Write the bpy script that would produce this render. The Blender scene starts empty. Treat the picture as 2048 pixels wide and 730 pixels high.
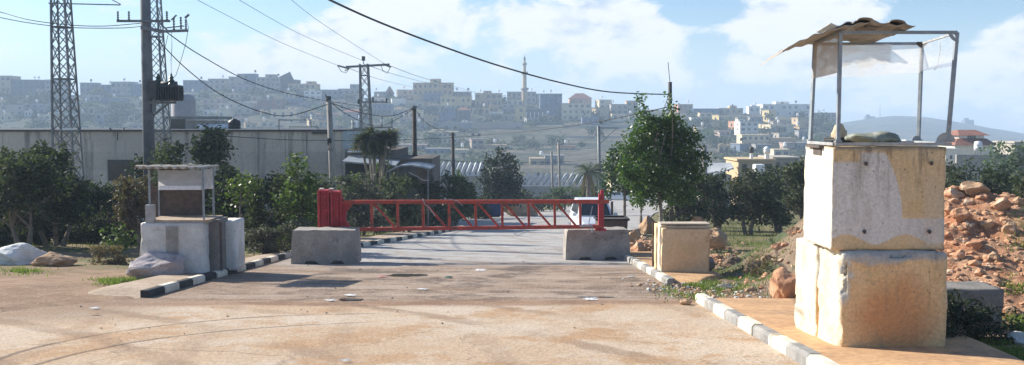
import bpy, bmesh, math, random
from mathutils import Vector, Matrix, noise
R = math.radians
rnd = random.Random(7)
sc = bpy.context.scene
col = sc.collection

# ---------------------------------------------------------------- camera
F = 1900.0                       # focal length in pixels of the 2048 px wide photograph
PITCH = math.atan(122 / F)
CAMZ = 1.9
cam = bpy.data.cameras.new('camera'); camo = bpy.data.objects.new('camera', cam); col.objects.link(camo)
cam.sensor_width = 36; cam.lens = F / 2048 * 36; cam.clip_start = .1; cam.clip_end = 6000
camo.location = (0, 0, CAMZ); camo.rotation_euler = (R(90) - PITCH, 0, 0)
sc.camera = camo

# ---------------------------------------------------------------- light
SUN_EL, SUN_AZ = R(30), R(-62)       # azimuth from +Y towards +X
sd = Vector((math.sin(SUN_AZ) * math.cos(SUN_EL), math.cos(SUN_AZ) * math.cos(SUN_EL), math.sin(SUN_EL)))
sun = bpy.data.lights.new('sun', 'SUN'); suno = bpy.data.objects.new('sun', sun); col.objects.link(suno)
sun.energy = 5.0; sun.angle = R(.5); sun.color = (1, .93, .82)
suno.rotation_euler = sd.to_track_quat('Z', 'Y').to_euler(); suno.location = (-20, 0, 30)
sc.view_settings.view_transform = 'Standard'; sc.view_settings.look = 'None'
sc.view_settings.gamma = 1; sc.view_settings.exposure = .93
sc.cycles.use_denoising = True
sc.cycles.max_bounces = 6; sc.cycles.transparent_max_bounces = 24
sc.cycles.volume_bounces = 1

w = bpy.data.worlds.new('World'); sc.world = w; w.use_nodes = True

class T:
    """small helper around a node tree"""
    def __init__(s, nt): s.nt = nt
    def n(s, typ, **k):
        nd = s.nt.nodes.new(typ)
        for a, v in k.items(): setattr(nd, a, v)
        return nd
    def put(s, nd, i, v):
        if isinstance(v, bpy.types.NodeSocket): s.nt.links.new(v, nd.inputs[i])
        elif v is not None:
            if isinstance(v, (tuple, list)) and len(v) == 3 and nd.inputs[i].type == 'RGBA': v = (*v, 1)
            nd.inputs[i].default_value = v
    def m(s, op, a, b=None, c=None, clamp=False):
        nd = s.n('ShaderNodeMath', operation=op, use_clamp=clamp)
        s.put(nd, 0, a)
        if b is not None: s.put(nd, 1, b)
        if c is not None: s.put(nd, 2, c)
        return nd.outputs[0]
    def add(s, a, b): return s.m('ADD', a, b)
    def sub(s, a, b): return s.m('SUBTRACT', a, b)
    def mul(s, a, b): return s.m('MULTIPLY', a, b)
    def ss(s, v, lo, hi, a=0., b=1.):
        nd = s.n('ShaderNodeMapRange', interpolation_type='SMOOTHSTEP')
        for i, x in enumerate((v, lo, hi, a, b)): s.put(nd, i, x)
        return nd.outputs[0]
    def lin(s, v, lo, hi, a=0., b=1.):
        nd = s.n('ShaderNodeMapRange')
        for i, x in enumerate((v, lo, hi, a, b)): s.put(nd, i, x)
        return nd.outputs[0]
    def mix(s, f, a, b, mode='MIX'):
        nd = s.n('ShaderNodeMix', data_type='RGBA', blend_type=mode)
        s.put(nd, 0, f); s.put(nd, 6, a); s.put(nd, 7, b)
        return nd.outputs[2]
    def noise(s, vec, scale, detail=4, rough=.55, dist=0.):
        nd = s.n('ShaderNodeTexNoise')
        s.put(nd, 'Vector', vec); s.put(nd, 'Scale', scale); s.put(nd, 'Detail', detail); s.put(nd, 'Roughness', rough); s.put(nd, 'Distortion', dist)
        return nd.outputs[0]
    def vor(s, vec, scale, feature='F1', out=0, rand=1.):
        nd = s.n('ShaderNodeTexVoronoi', feature=feature)
        s.put(nd, 'Vector', vec); s.put(nd, 'Scale', scale); s.put(nd, 'Randomness', rand)
        return nd.outputs[out]
    def vm(s, op, a, b):
        nd = s.n('ShaderNodeVectorMath', operation=op); s.put(nd, 0, a); s.put(nd, 1, b); return nd.outputs[0]
    def xyz(s, v):
        nd = s.n('ShaderNodeSeparateXYZ'); s.put(nd, 0, v); return nd.outputs
    def comb(s, a, b, c):
        nd = s.n('ShaderNodeCombineXYZ'); s.put(nd, 0, a); s.put(nd, 1, b); s.put(nd, 2, c); return nd.outputs[0]

def build_world():
    t = T(w.node_tree); w.node_tree.nodes.clear()
    out = t.n('ShaderNodeOutputWorld'); bg = t.n('ShaderNodeBackground'); t.put(bg, 1, .125)
    w.node_tree.links.new(bg.outputs[0], out.inputs[0])
    sky = t.n('ShaderNodeTexSky', sky_type='NISHITA', sun_disc=False, sun_elevation=SUN_EL, sun_rotation=SUN_AZ, air_density=1.0, dust_density=.6, ozone_density=1.5)
    v = t.n('ShaderNodeTexCoord').outputs['Generated']
    x, y, z = t.xyz(v)
    # direction expressed as bearing and height above the horizon
    yy = t.m('MAXIMUM', y, .15)
    u = t.m('DIVIDE', x, yy); e = t.m('DIVIDE', z, yy)
    vec = t.comb(t.mul(x, 1.), t.mul(y, 1.), t.mul(z, 1.9))
    n1 = t.noise(vec, 8.5, 10, .6, .35)
    n2 = t.noise(t.vm('ADD', vec, (3.1, 1.7, .4)), 22, 7, .6, .3)
    n3 = t.noise(t.vm('ADD', vec, (0.012, .0, -.016)), 8.5, 7, .6, .35)
    bias = None
    # banks of cumulus by bearing (tan) and height (tan): centre, radius, weight
    for cu, ce, ru, re, wt in [(.045,.108,.065,.038,.34),(.13,.10,.05,.04,.22),(.275,.085,.055,.05,.36),(.37,.12,.05,.025,.28),(.53,.075,.05,.055,.36),
                               (-.08,.12,.06,.03,.25),(-.22,.085,.10,.035,.16),(-.47,.05,.10,.035,.20),(-.25,.05,.12,.03,.17),(-.40,.12,.05,.02,.2),(0.12,.04,.2,.03,.10),(.42,.05,.12,.03,.2),
                               (.19,.118,.03,.02,-.2),(-.33,.115,.08,.03,-.10),(.46,.118,.05,.02,-.12),(-.13,.075,.04,.03,.1)]:
        du = t.m('DIVIDE', t.sub(u, cu), ru); de = t.m('DIVIDE', t.sub(e, ce), re)
        g = t.m('EXPONENT', t.mul(t.add(t.mul(du, du), t.mul(de, de)), -1.)) 
        g = t.mul(g, wt); bias = g if bias is None else t.add(bias, g)
    dens = t.add(t.add(t.mul(n1, .8), t.mul(n2, .32)), bias)
    mask = t.ss(dens, .66, .78)
    # a lit upper side: density falling off towards the sun and the zenith
    lit = t.ss(t.sub(t.add(t.mul(n1, .8), t.mul(n2, .25)), t.mul(n3, .8)), -.04, .13)
    cloud = t.mix(lit, (2.65, 3.1, 3.8), (4.45, 4.5, 4.6))
    thick = t.ss(dens, .92, 1.25)
    cloud = t.mix(t.mul(thick, .4), cloud, (2.9, 3.3, 4.0))
    hz = t.ss(e, .0, .14, .85, .0)
    base = t.mix(1.0, sky.outputs[0], (.47, .555, .66), 'MULTIPLY')
    base = t.mix(t.mul(hz, .8), base, (3.3, 3.9, 4.5))
    c = t.mix(t.mul(mask, .93), base, cloud)
    t.put(bg, 0, c)
build_world()

# ---------------------------------------------------------------- pixel helpers (only used to measure positions)
CP, SP = math.cos(PITCH), math.sin(PITCH)
def P(px, py, d):
    """world point seen at photo pixel px,py and lying d metres ahead"""
    u = (px - 1024) / F; v = -(py - 365) / F
    k = d / (CP + v * SP)
    return Vector((u * k, d, CAMZ + k * (v * CP - SP)))
def row(z, d):
    """photo row of height z at distance d"""
    a = (z - CAMZ) / d; th = math.atan(a) + PITCH
    return 365 - F * math.tan(th)
SLOPE = .0758
def plane(y): return -SLOPE * y
def G(px, py, dz=0.):
    """point of the sloped road plane (raised dz) at photo pixel"""
    u = (px - 1024) / F; v = -(py - 365) / F
    dy = CP + v * SP; dzz = v * CP - SP
    k = -(CAMZ - dz) / (dzz + SLOPE * dy)
    return Vector((u * k, k * dy, CAMZ + k * dzz))
def lerp(tab, x):
    if x <= tab[0][0]: return tab[0][1]
    for (a, b), (c, d) in zip(tab, tab[1:]):
        if x <= c: return b + (d - b) * (x - a) / (c - a)
    return tab[-1][1]
def sst(x, a, b):
    t = min(1, max(0, (x - a) / (b - a))); return t * t * (3 - 2 * t)
RIDGE = [(-900,196),(-300,192),(0,190),(100,190),(200,190),(300,192),(400,186),(450,178),(560,174),(620,186),(700,197),(800,194),(860,190),(900,192),(960,202),(1050,206),(1130,212),(1200,216),(1260,218),(1340,221),(1450,225),(1520,229),(1600,236),(1650,252),(1700,282),(1760,300),(1850,305),(2048,310),(2900,315)]
FARH = [(900,262),(1500,262),(1620,256),(1680,246),(1740,236),(1790,231),(1850,234),(1920,245),(1980,256),(2048,267),(2200,282),(2900,300)]
def zt(x, y):
    """terrain height"""
    if y < 110: return plane(y)
    p = 1024 + F * x / y
    r6 = lerp(RIDGE, p)
    rows = [(110, None), (200, 391), (340, max(326, r6 + 12)), (480, max(272, r6 + 9)), (540, max(240, r6 + 5)), (620, r6), (640, r6 + .3), (900, 312), (1500, lerp(FARH, p)), (1900, 300)]
    def zz(i):
        d, r = rows[i]
        return plane(d) if r is None else P(1024, r, d).z
    for i in range(len(rows) - 1):
        a, b = rows[i][0], rows[i + 1][0]
        if y <= b:
            t = (y - a) / (b - a); z0, z1 = zz(i), zz(i + 1)
            if a == 480 or a==540: return z0 + (z1 - z0) * t
            s = t * t * (3 - 2 * t)
            return z0 + (z1 - z0) * (.5 * s + .5 * t)
    return zz(-1)
def bump(x, y):
    return noise.noise(Vector((x * .35, y * .35, 0))) * .07 + noise.noise(Vector((x * 1.3, y * 1.3, 4))) * .03

# ---------------------------------------------------------------- mesh helper
class MB:
    def __init__(s): s.v = []; s.f = []; s.m = []
    def face(s, pts, mi=0):
        b = len(s.v); s.v += [Vector(p) for p in pts]; s.f.append(tuple(range(b, b + len(pts)))); s.m.append(mi)
    def add(s, vs, fs, mi=0):
        b = len(s.v); s.v += [Vector(p) for p in vs]; s.f += [tuple(b + i for i in f) for f in fs]; s.m += [mi] * len(fs)
    def box(s, c, size, rz=0., mi=0, mat=None, top=1.):
        hx, hy, hz = size[0] / 2, size[1] / 2, size[2] / 2
        vs = [(-hx, -hy, -hz), (hx, -hy, -hz), (hx, hy, -hz), (-hx, hy, -hz), (-hx * top, -hy * top, hz), (hx * top, -hy * top, hz), (hx * top, hy * top, hz), (-hx * top, hy * top, hz)]
        M = mat if mat is not None else Matrix.Rotation(rz, 3, 'Z')
        c = Vector(c)
        s.add([M @ Vector(p) + c for p in vs], [(0, 3, 2, 1), (4, 5, 6, 7), (0, 1, 5, 4), (1, 2, 6, 5), (2, 3, 7, 6), (3, 0, 4, 7)], mi)
    def bar(s, p, q, wd, h=None, mi=0):
        p, q = Vector(p), Vector(q); d = q - p; L = d.length
        if L < 1e-6: return
        M = d.to_track_quat('Z', 'Y').to_matrix()
        s.box((p + q) / 2, (wd, h or wd, L), mat=M, mi=mi)
    def tube(s, pts, r, n=6, mi=0, cap=True):
        pts = [Vector(p) for p in pts]; rings = []
        for i, p in enumerate(pts):
            a = pts[max(0, i - 1)]; b = pts[min(len(pts) - 1, i + 1)]
            M = (b - a).to_track_quat('Z', 'Y').to_matrix(); rr = r[i] if isinstance(r, (list, tuple)) else r
            rings.append([p + M @ Vector((math.cos(6.28318 * k / n) * rr, math.sin(6.28318 * k / n) * rr, 0)) for k in range(n)])
        b0 = len(s.v)
        for rg in rings: s.v += rg
        for i in range(len(pts) - 1):
            for k in range(n):
                s.f.append((b0 + i * n + k, b0 + i * n + (k + 1) % n, b0 + (i + 1) * n + (k + 1) % n, b0 + (i + 1) * n + k)); s.m.append(mi)
        if cap:
            s.f.append(tuple(b0 + k for k in reversed(range(n)))); s.m.append(mi)
            s.f.append(tuple(b0 + (len(pts) - 1) * n + k for k in range(n))); s.m.append(mi)
    def lathe(s, c, prof, n=16, mi=0, axis='Z'):
        """prof: list of (radius, height)"""
        c = Vector(c); b0 = len(s.v)
        for r, z in prof:
            for k in range(n):
                a = 6.28318 * k / n
                p = Vector((r * math.cos(a), r * math.sin(a), z))
                if axis == 'X': p = Vector((z, p.x, p.y))
                if axis == 'Y': p = Vector((p.x, z, p.y))
                s.v.append(c + p)
        for i in range(len(prof) - 1):
            for k in range(n):
                s.f.append((b0 + i * n + k, b0 + i * n + (k + 1) % n, b0 + (i + 1) * n + (k + 1) % n, b0 + (i + 1) * n + k)); s.m.append(mi)
        s.f.append(tuple(b0 + k for k in reversed(range(n)))); s.m.append(mi)
        s.f.append(tuple(b0 + (len(prof) - 1) * n + k for k in range(n))); s.m.append(mi)
    def grid(s, fn, nu, nv, mi=0):
        b = len(s.v)
        for j in range(nv + 1):
            for i in range(nu + 1): s.v.append(Vector(fn(i / nu, j / nv)))
        for j in range(nv):
            for i in range(nu):
                a = b + j * (nu + 1) + i
                s.f.append((a, a + 1, a + nu + 2, a + nu + 1)); s.m.append(mi)
    def build(s, name, mats, parent=None, smooth=False, bevel=0., origin=None, rz=0.):
        me = bpy.data.meshes.new(name)
        if parent is not None:
            o0 = Vector((0, 0, 0)); q = parent
            while q is not None: o0 = o0 + q.location; q = q.parent
        elif origin is not None: o0 = Vector(origin)
        else:
            xs = [v.x for v in s.v]; ys = [v.y for v in s.v]; zs = [v.z for v in s.v]
            o0 = Vector(((min(xs) + max(xs)) / 2, (min(ys) + max(ys)) / 2, min(zs)))
        me.from_pydata([v - o0 for v in s.v], [], s.f)
        if not isinstance(mats, (list, tuple)): mats = [mats]
        for m in mats: me.materials.append(m)
        if len(mats) > 1: me.polygons.foreach_set('material_index', s.m)
        if smooth: me.polygons.foreach_set('use_smooth', [True] * len(me.polygons))
        me.update()
        o = bpy.data.objects.new(name, me); col.objects.link(o)
        if parent is not None: o.parent = parent
        else: o.location = o0
        if bevel:
            b = o.modifiers.new('bevel', 'BEVEL'); b.width = bevel; b.segments = 2; b.limit_method = 'ANGLE'
        return o
def empty(name, loc, label, cat, group=None):
    o = bpy.data.objects.new(name, None); col.objects.link(o); o.location = loc; o.empty_display_size = .3
    return tag(o, label, cat, group)
def tag(o, label=None, cat=None, group=None, kind=None):
    if label: o['label'] = label
    if cat: o['category'] = cat
    if group: o['group'] = group
    if kind: o['kind'] = kind
    return o
def struct(o, label=None): o['kind'] = 'structure'; 
def clone(root, loc, label=None, group=None, rz=0., s=1.):
    r = root.copy(); col.objects.link(r); r.location = loc; r.rotation_euler = (0, 0, rz); r.scale = (s, s, s)
    if label: r['label'] = label
    if group: r['group'] = group
    for ch in list(root.children):
        c = ch.copy(); col.objects.link(c); c.parent = r
        for g in list(ch.children):
            d = g.copy(); col.objects.link(d); d.parent = c
    return r

# ---------------------------------------------------------------- materials
def newmat(name):
    m = bpy.data.materials.new(name); m.use_nodes = True
    nt = m.node_tree; t = T(nt); b = nt.nodes['Principled BSDF']
    t.pos = t.n('ShaderNodeNewGeometry').outputs['Position']
    return m, t, b
def setbump(t, b, h, strength, dist=.02):
    nd = t.n('ShaderNodeBump'); t.put(nd, 'Strength', strength); t.put(nd, 'Distance', dist); t.put(nd, 'Height', h)
    t.nt.links.new(nd.outputs[0], b.inputs['Normal'])
def mat(name, c1, c2=None, sc_=2., rough=.85, bmp=.3, c3=None, s3=.6, th=.55, metal=0., fine=.25, spec=.3, bd=.02):
    c2 = c2 or tuple(x * .75 for x in c1)
    m, t, b = newmat(name)
    n1 = t.noise(t.pos, sc_, 6, .6); n2 = t.noise(t.pos, sc_ * 9, 5, .65)
    c = t.mix(t.ss(n1, .35, .65), c1, c2)
    if c3: c = t.mix(t.ss(t.noise(t.vm('ADD', t.pos, (7, 3, 1)), s3, 6, .65), th, th + .12), c, c3)
    f = t.lin(n2, .25, .75, 1 - fine, 1 + fine)
    c = t.mix(1., c, t.comb(f, f, f), 'MULTIPLY')
    t.put(b, 'Base Color', c); t.put(b, 'Roughness', rough); t.put(b, 'Metallic', metal); t.put(b, 'Specular IOR Level', spec)
    if bmp: setbump(t, b, t.add(n2, t.mul(n1, .5)), bmp, bd)
    return m
def leafmat(name, c1, c2, c3=None, trans=.35, rough=.45, spec=.4, per=True):
    """foliage: every leaf its own tint"""
    m, t, b = newmat(name)
    ri = t.n('ShaderNodeNewGeometry').outputs['Random Per Island']
    n1 = t.noise(t.pos, 1.1, 3)
    c = t.mix(t.ss(t.add(t.mul(ri, .6), t.mul(n1, .6)), .35, .85), c1, c2)
    orr = t.n('ShaderNodeObjectInfo').outputs['Random']; ov = t.lin(orr, 0., 1., .72, 1.3)
    c = t.mix(1., c, t.comb(t.mul(ov, 1.04), ov, ov), 'MULTIPLY')
    if c3: c = t.mix(t.ss(ri, .86, .97), c, c3)
    t.put(b, 'Base Color', c); t.put(b, 'Roughness', rough); t.put(b, 'Specular IOR Level', spec)
    tr = t.n('ShaderNodeBsdfTranslucent'); t.put(tr, 0, t.mix(1., c, (1.2, 1.5, .6), 'MULTIPLY'))
    mx = t.n('ShaderNodeMixShader'); t.put(mx, 0, trans)
    out = t.nt.nodes['Material Output']
    t.nt.links.new(b.outputs[0], mx.inputs[1]); t.nt.links.new(tr.outputs[0], mx.inputs[2]); t.nt.links.new(mx.outputs[0], out.inputs[0])
    return m
# ================================================================ SETTING
def ground_material():
    m, t, b = newmat('ground_dirt_and_hillside')
    x, y, z = t.xyz(t.pos)
    nb = t.noise(t.pos, .28, 6, .6); nm = t.noise(t.pos, 1.7, 6, .65); nf = t.noise(t.pos, 14, 6, .7); nl = t.noise(t.pos, .012, 6, .62)
    dirt = t.mix(t.ss(nm, .35, .65), (.235, .155, .10), (.32, .22, .15))
    dirt = t.mix(t.ss(nb, .5, .62), dirt, (.17, .12, .08))
    dirt = t.mix(t.ss(nf, .58, .68), dirt, (.46, .38, .29))
    gmask = t.ss(t.add(t.noise(t.vm('ADD', t.pos, (5, 9, 0)), .5, 5, .7), t.mul(t.ss(t.m('ABSOLUTE', x), 4, 9), .13)), .56, .68)
    grass = t.mix(t.ss(nf, .35, .65), (.055, .085, .025), (.14, .16, .06))
    gmask = t.mul(gmask, t.m('MAXIMUM', t.ss(y, 21, 26), t.ss(x, 3., 5.)))
    far_g = t.ss(y, 24, 40)
    near = t.mix(t.m('MAXIMUM', t.mul(gmask, .75), t.mul(far_g, .55)), dirt, grass)
    # hillside: terraces in bands of height, scrub between them, bare earth scars
    band = t.m('FRACT', t.add(t.mul(z, .36), t.mul(t.noise(t.vm('MULTIPLY', t.pos, (.02, .02, .0)), 1., 4), 6.)))
    ter = t.ss(band, .62, .9)
    h1 = t.noise(t.pos, .03, 8, .66); h2 = t.noise(t.pos, .16, 6, .7)
    hill = t.mix(t.ss(h1, .38, .6), (.035, .046, .028), (.12, .105, .075))
    hill = t.mix(t.mul(ter, t.ss(h2, .4, .6)), hill, (.22, .18, .13))
    hill = t.mix(t.ss(h2, .55, .7), hill, (.04, .055, .03))
    hill = t.mix(t.mul(t.ss(nl, .52, .62), .6), hill, (.22, .16, .11))
    hill = t.mix(t.ss(t.vor(t.pos, .22), .28, .2), hill, (.035, .05, .025))
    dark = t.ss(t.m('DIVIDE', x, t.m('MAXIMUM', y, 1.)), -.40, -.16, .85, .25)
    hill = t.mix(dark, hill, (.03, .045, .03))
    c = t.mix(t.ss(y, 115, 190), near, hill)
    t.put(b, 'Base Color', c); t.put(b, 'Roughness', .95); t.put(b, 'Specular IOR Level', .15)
    setbump(t, b, t.add(nf, nm), .6, .05)
    return m
EDGE_L = [(-25, -16), (0, -14.5), (8, -12.5), (12, -10.2), (14.3, -8.6), (16.5, -7.2), (17.2, -6.64), (28, -6.64), (33.4, -5.4), (47.5, -3.1), (60, -3.4), (75, -4.5), (88, -4.0), (104, 3), (125, 9), (150, 15), (200, 24)]
EDGE_R = [(-25, 3.2), (29, 3.2), (34, 3.9), (40, 4.9), (60, 8.4), (90, 13.5), (130, 22), (200, 38)]
def build_ground():
    ys = []
    y = -30.
    while y < 1900:
        ys.append(y); y += .45 if y < 45 else max(.45, y * .011)
    us = []
    for i in range(281):
        a = (i / 140 - 1); us.append(math.copysign(abs(a) ** 1.25, a) * 1.05)
    mb = MB()
    vs = []; nu = len(us)
    for y in ys:
        el, er = lerp(EDGE_L, y), lerp(EDGE_R, y)
        for u in us:
            x = u * (max(y, 0) + 24)
            z = zt(x, y)
            if y < 260:
                inside = sst(x, el - .5, el + .1) * (1 - sst(x, er - .1, er + .5)) if y < 200 else 0
                bz = bump(x, y) + .01
                z += (-.10) * inside + bz * (1 - inside)
            else:
                z += noise.fractal(Vector((x * .02, y * .02, 0)), 1., 2., 3) * min(2.0, (y - 260) * .006) * (1.-sst(y,560,610))
            vs.append((x, y, z))
    fs = [(j * nu + i, j * nu + i + 1, (j + 1) * nu + i + 1, (j + 1) * nu + i) for j in range(len(ys) - 1) for i in range(nu - 1)]
    mb.v = [Vector(v) for v in vs]; mb.f = fs; mb.m = [0] * len(fs)
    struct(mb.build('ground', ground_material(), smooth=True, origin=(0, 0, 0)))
build_ground()

def road_material():
    m, t, b = newmat('dusty_worn_asphalt')
    x, y, z = t.xyz(t.pos)
    nb = t.noise(t.pos, .33, 7, .62); nm = t.noise(t.pos, 1.6, 7, .66); nf = t.noise(t.pos, 22, 6, .75); ng = t.noise(t.pos, 60, 3, .8)
    streak = t.noise(t.vm('MULTIPLY', t.pos, (.35, 2.6, 1)), .9, 7, .68)
    streak2 = t.noise(t.comb(t.add(t.mul(x, .9), t.mul(y, -.5)), t.add(t.mul(x, .35), t.mul(y, .8)), 0.), .8, 7, .7)
    # old asphalt, bleached
    asp = t.mix(t.ss(nm, .3, .7), (.44, .425, .40), (.33, .32, .31))
    asp = t.mix(t.ss(streak, .52, .72), asp, (.22, .225, .235))
    # pale pinkish dust layer close to the viewer
    dust = t.mix(t.ss(nb, .36, .6), (.52, .43, .335), (.46, .335, .225))
    dust = t.mix(t.ss(streak2, .48, .62), dust, (.42, .27, .155))
    dust = t.mix(t.mul(t.ss(nm, .56, .72), .5), dust, (.56, .50, .43))
    # brown dirt washed across the road
    soil = t.mix(t.ss(nm, .4, .58), (.17, .12, .085), (.31, .225, .165))
    soil = t.mix(t.ss(streak, .46, .62), soil, (.37, .29, .225))
    soil = t.mix(t.ss(nf, .55, .64), soil, (.43, .36, .30))
    soil = t.mix(t.ss(t.noise(t.vm('ADD', t.pos, (1, 4, 2)), .5, 5, .6), .54, .63), soil, (.13, .10, .08))
    wob = t.add(t.mul(t.sub(nb, .5), 5.), t.mul(t.sub(streak, .5), 2.5))
    yw = t.add(y, wob)
    wob2 = t.add(y, t.mul(t.sub(t.noise(t.vm('MULTIPLY', t.pos, (.4, .4, 0)), .6, 5), .5), 1.6))
    c = t.mix(t.ss(wob2, 15.9, 16.15), dust, soil)
    c = t.mix(t.mul(t.ss(t.m('ABSOLUTE', t.sub(wob2, 16.3)), .7, .1), .6), c, (.30, .17, .095))
    c = t.mix(t.ss(yw, 23.6, 26.8), c, asp)
    c = t.mix(t.mul(t.mul(t.ss(x, -4.5, -7.5), t.ss(y, 13.2, 14.6)), .75), c, (.25, .17, .115))
    # tyre tracks turning to the left
    rr = t.m('SQRT', t.add(t.m('POWER', t.add(x, 16.), 2.), t.m('POWER', t.sub(y, 1.), 2.)))
    tr = t.m('SINE', t.add(t.mul(rr, 4.1), t.mul(nm, 2.2)))
    trm = t.mul(t.ss(tr, .55, .95), t.ss(t.noise(t.vm('MULTIPLY', t.pos, (.25, .25, 0)), 1., 3), .45, .62))
    c = t.mix(t.mul(trm, .6), c, (.23, .15, .095))
    tr2 = t.m('SINE', t.add(t.mul(t.add(x, t.mul(y, .18)), 3.4), t.mul(nb, 3.)))
    c = t.mix(t.mul(t.mul(t.ss(tr2, .7, .98), t.ss(nb, .4, .55)), .3), c, (.26, .18, .12))
    arc = t.m('ABSOLUTE', t.sub(t.m('SQRT', t.add(t.m('POWER', t.add(x, 2.019), 2.), t.m('POWER', t.add(y, -11.008), 2.))), t.add(3.792, t.mul(nm, .12))))
    c = t.mix(t.mul(t.mul(t.ss(arc, .07, .015), t.mul(t.ss(x, -1.8, -2.6), t.ss(nm, .3, .5))), .75), c, (.11, .075, .05))
    arc = t.m('ABSOLUTE', t.sub(t.m('SQRT', t.add(t.m('POWER', t.add(x, 1.449), 2.), t.m('POWER', t.add(y, -10.045), 2.))), t.add(3.771, t.mul(nm, .12))))
    c = t.mix(t.mul(t.mul(t.ss(arc, .07, .015), t.mul(t.ss(x, -1.8, -2.6), t.ss(nm, .3, .5))), .75), c, (.11, .075, .05))
    # cracks
    cv = t.vm('ADD', t.pos, t.comb(t.mul(nm, .8), t.mul(nb, 1.6), 0))
    e1 = t.vor(t.vm('MULTIPLY', cv, (.45, .28, 0)), .75, 'DISTANCE_TO_EDGE', 0)
    crack = t.mul(t.ss(e1, .007, .002), t.ss(nb, .4, .52))
    c = t.mix(t.mul(crack, .35), c, (.10, .075, .055))
    e2 = t.vor(t.vm('MULTIPLY', cv, (1, 1, 0)), 1.6, 'DISTANCE_TO_EDGE', 0)
    c = t.mix(t.mul(t.mul(t.ss(e2, .02, .004), t.ss(yw, 25, 27)), .4), c, (.16, .15, .14))
    # loose grit
    f = t.lin(nf, .25, .75, .55, 1.42); g = t.lin(ng, .25, .75, .7, 1.3)
    c = t.mix(t.mul(t.ss(t.vor(t.pos, 16.), .2, .12), .45), c, (.62, .56, .48)); c = t.mix(t.mul(t.ss(t.vor(t.vm('ADD', t.pos, (3, 5, 1)), 11.), .16, .1), .55), c, (.14, .11, .09))
    c = t.mix(1., c, t.comb(f, f, f), 'MULTIPLY'); c = t.mix(1., c, t.comb(g, g, g), 'MULTIPLY')
    t.put(b, 'Base Color', c); t.put(b, 'Roughness', .9); t.put(b, 'Specular IOR Level', .25)
    setbump(t, b, t.add(t.add(nf, t.mul(nm, 1.)), t.mul(streak, .6)), .55, .04)
    return m
def strip(name, le, re, y0, y1, dz, mat_, step=.6, nx=40, rough=.0, edge=0., soft=None):
    mb = MB(); ys = []; y = y0
    while y < y1: ys.append(y); y += step if y < 60 else 2.
    ys.append(y1)
    def fn(u, v):
        i = min(len(ys) - 1, int(round(v * (len(ys) - 1)))); y = ys[i]
        a, b = lerp(le, y), lerp(re, y); x = a + (b - a) * u
        if edge and u in (0, 1): x += noise.noise(Vector((y * .8, u * 9, 2))) * edge
        k = 1.
        if soft == 'L': k = sst(u, 0, .45) * sst(y, y0, y0 + 1.2)
        if soft == 'R': k = (1 - sst(u, .8, 1)) * (1 - sst(y, y1 - 1.2, y1) if y1 < 18 else sst(y, y0, y0 + .8))
        return (x, y, zt(x, y) + dz * k - .05 * (1 - k) + (noise.noise(Vector((x * .5, y * .5, 7))) * rough))
    mb.grid(fn, nx, len(ys) - 1)
    o = mb.build(name, mat_, smooth=True, origin=(0, 0, 0)); struct(o); return o
strip('road', EDGE_L, EDGE_R, -25, 200, 0, road_material(), nx=60, rough=.012)

m_pave = mat('ochre_pavement', (.56, .345, .18), (.43, .26, .14), 1.2, .92, .4, (.30, .20, .13), .8, .56, fine=.3)
m_pave2 = mat('dusty_pavement', (.42, .33, .25), (.33, .25, .18), 1.2, .92, .4, (.22, .17, .12), .8, .56, fine=.3)
strip('pavement', [(0, 3.33)], [(-25, 6.1), (10, 5.9), (12, 6.2), (16.4, 6.6), (17.2, 5.5)], -25, 17.1, .115, m_pave, .3, 24, .01, soft='R')
strip('pavement', [(0, 3.33)], [(19.5, 3.9), (21, 4.9), (29, 5.2)], 19.3, 29, .115, m_pave, .3, 24, .012, soft='R')
strip('pavement', [(17, -8.6), (47, -6)], [(17.2, -6.78), (28, -6.78), (33.4, -5.54), (47.5, -3.24)], 17.2, 47.5, .11, m_pave2, .4, 24, .015, soft='L')

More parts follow.
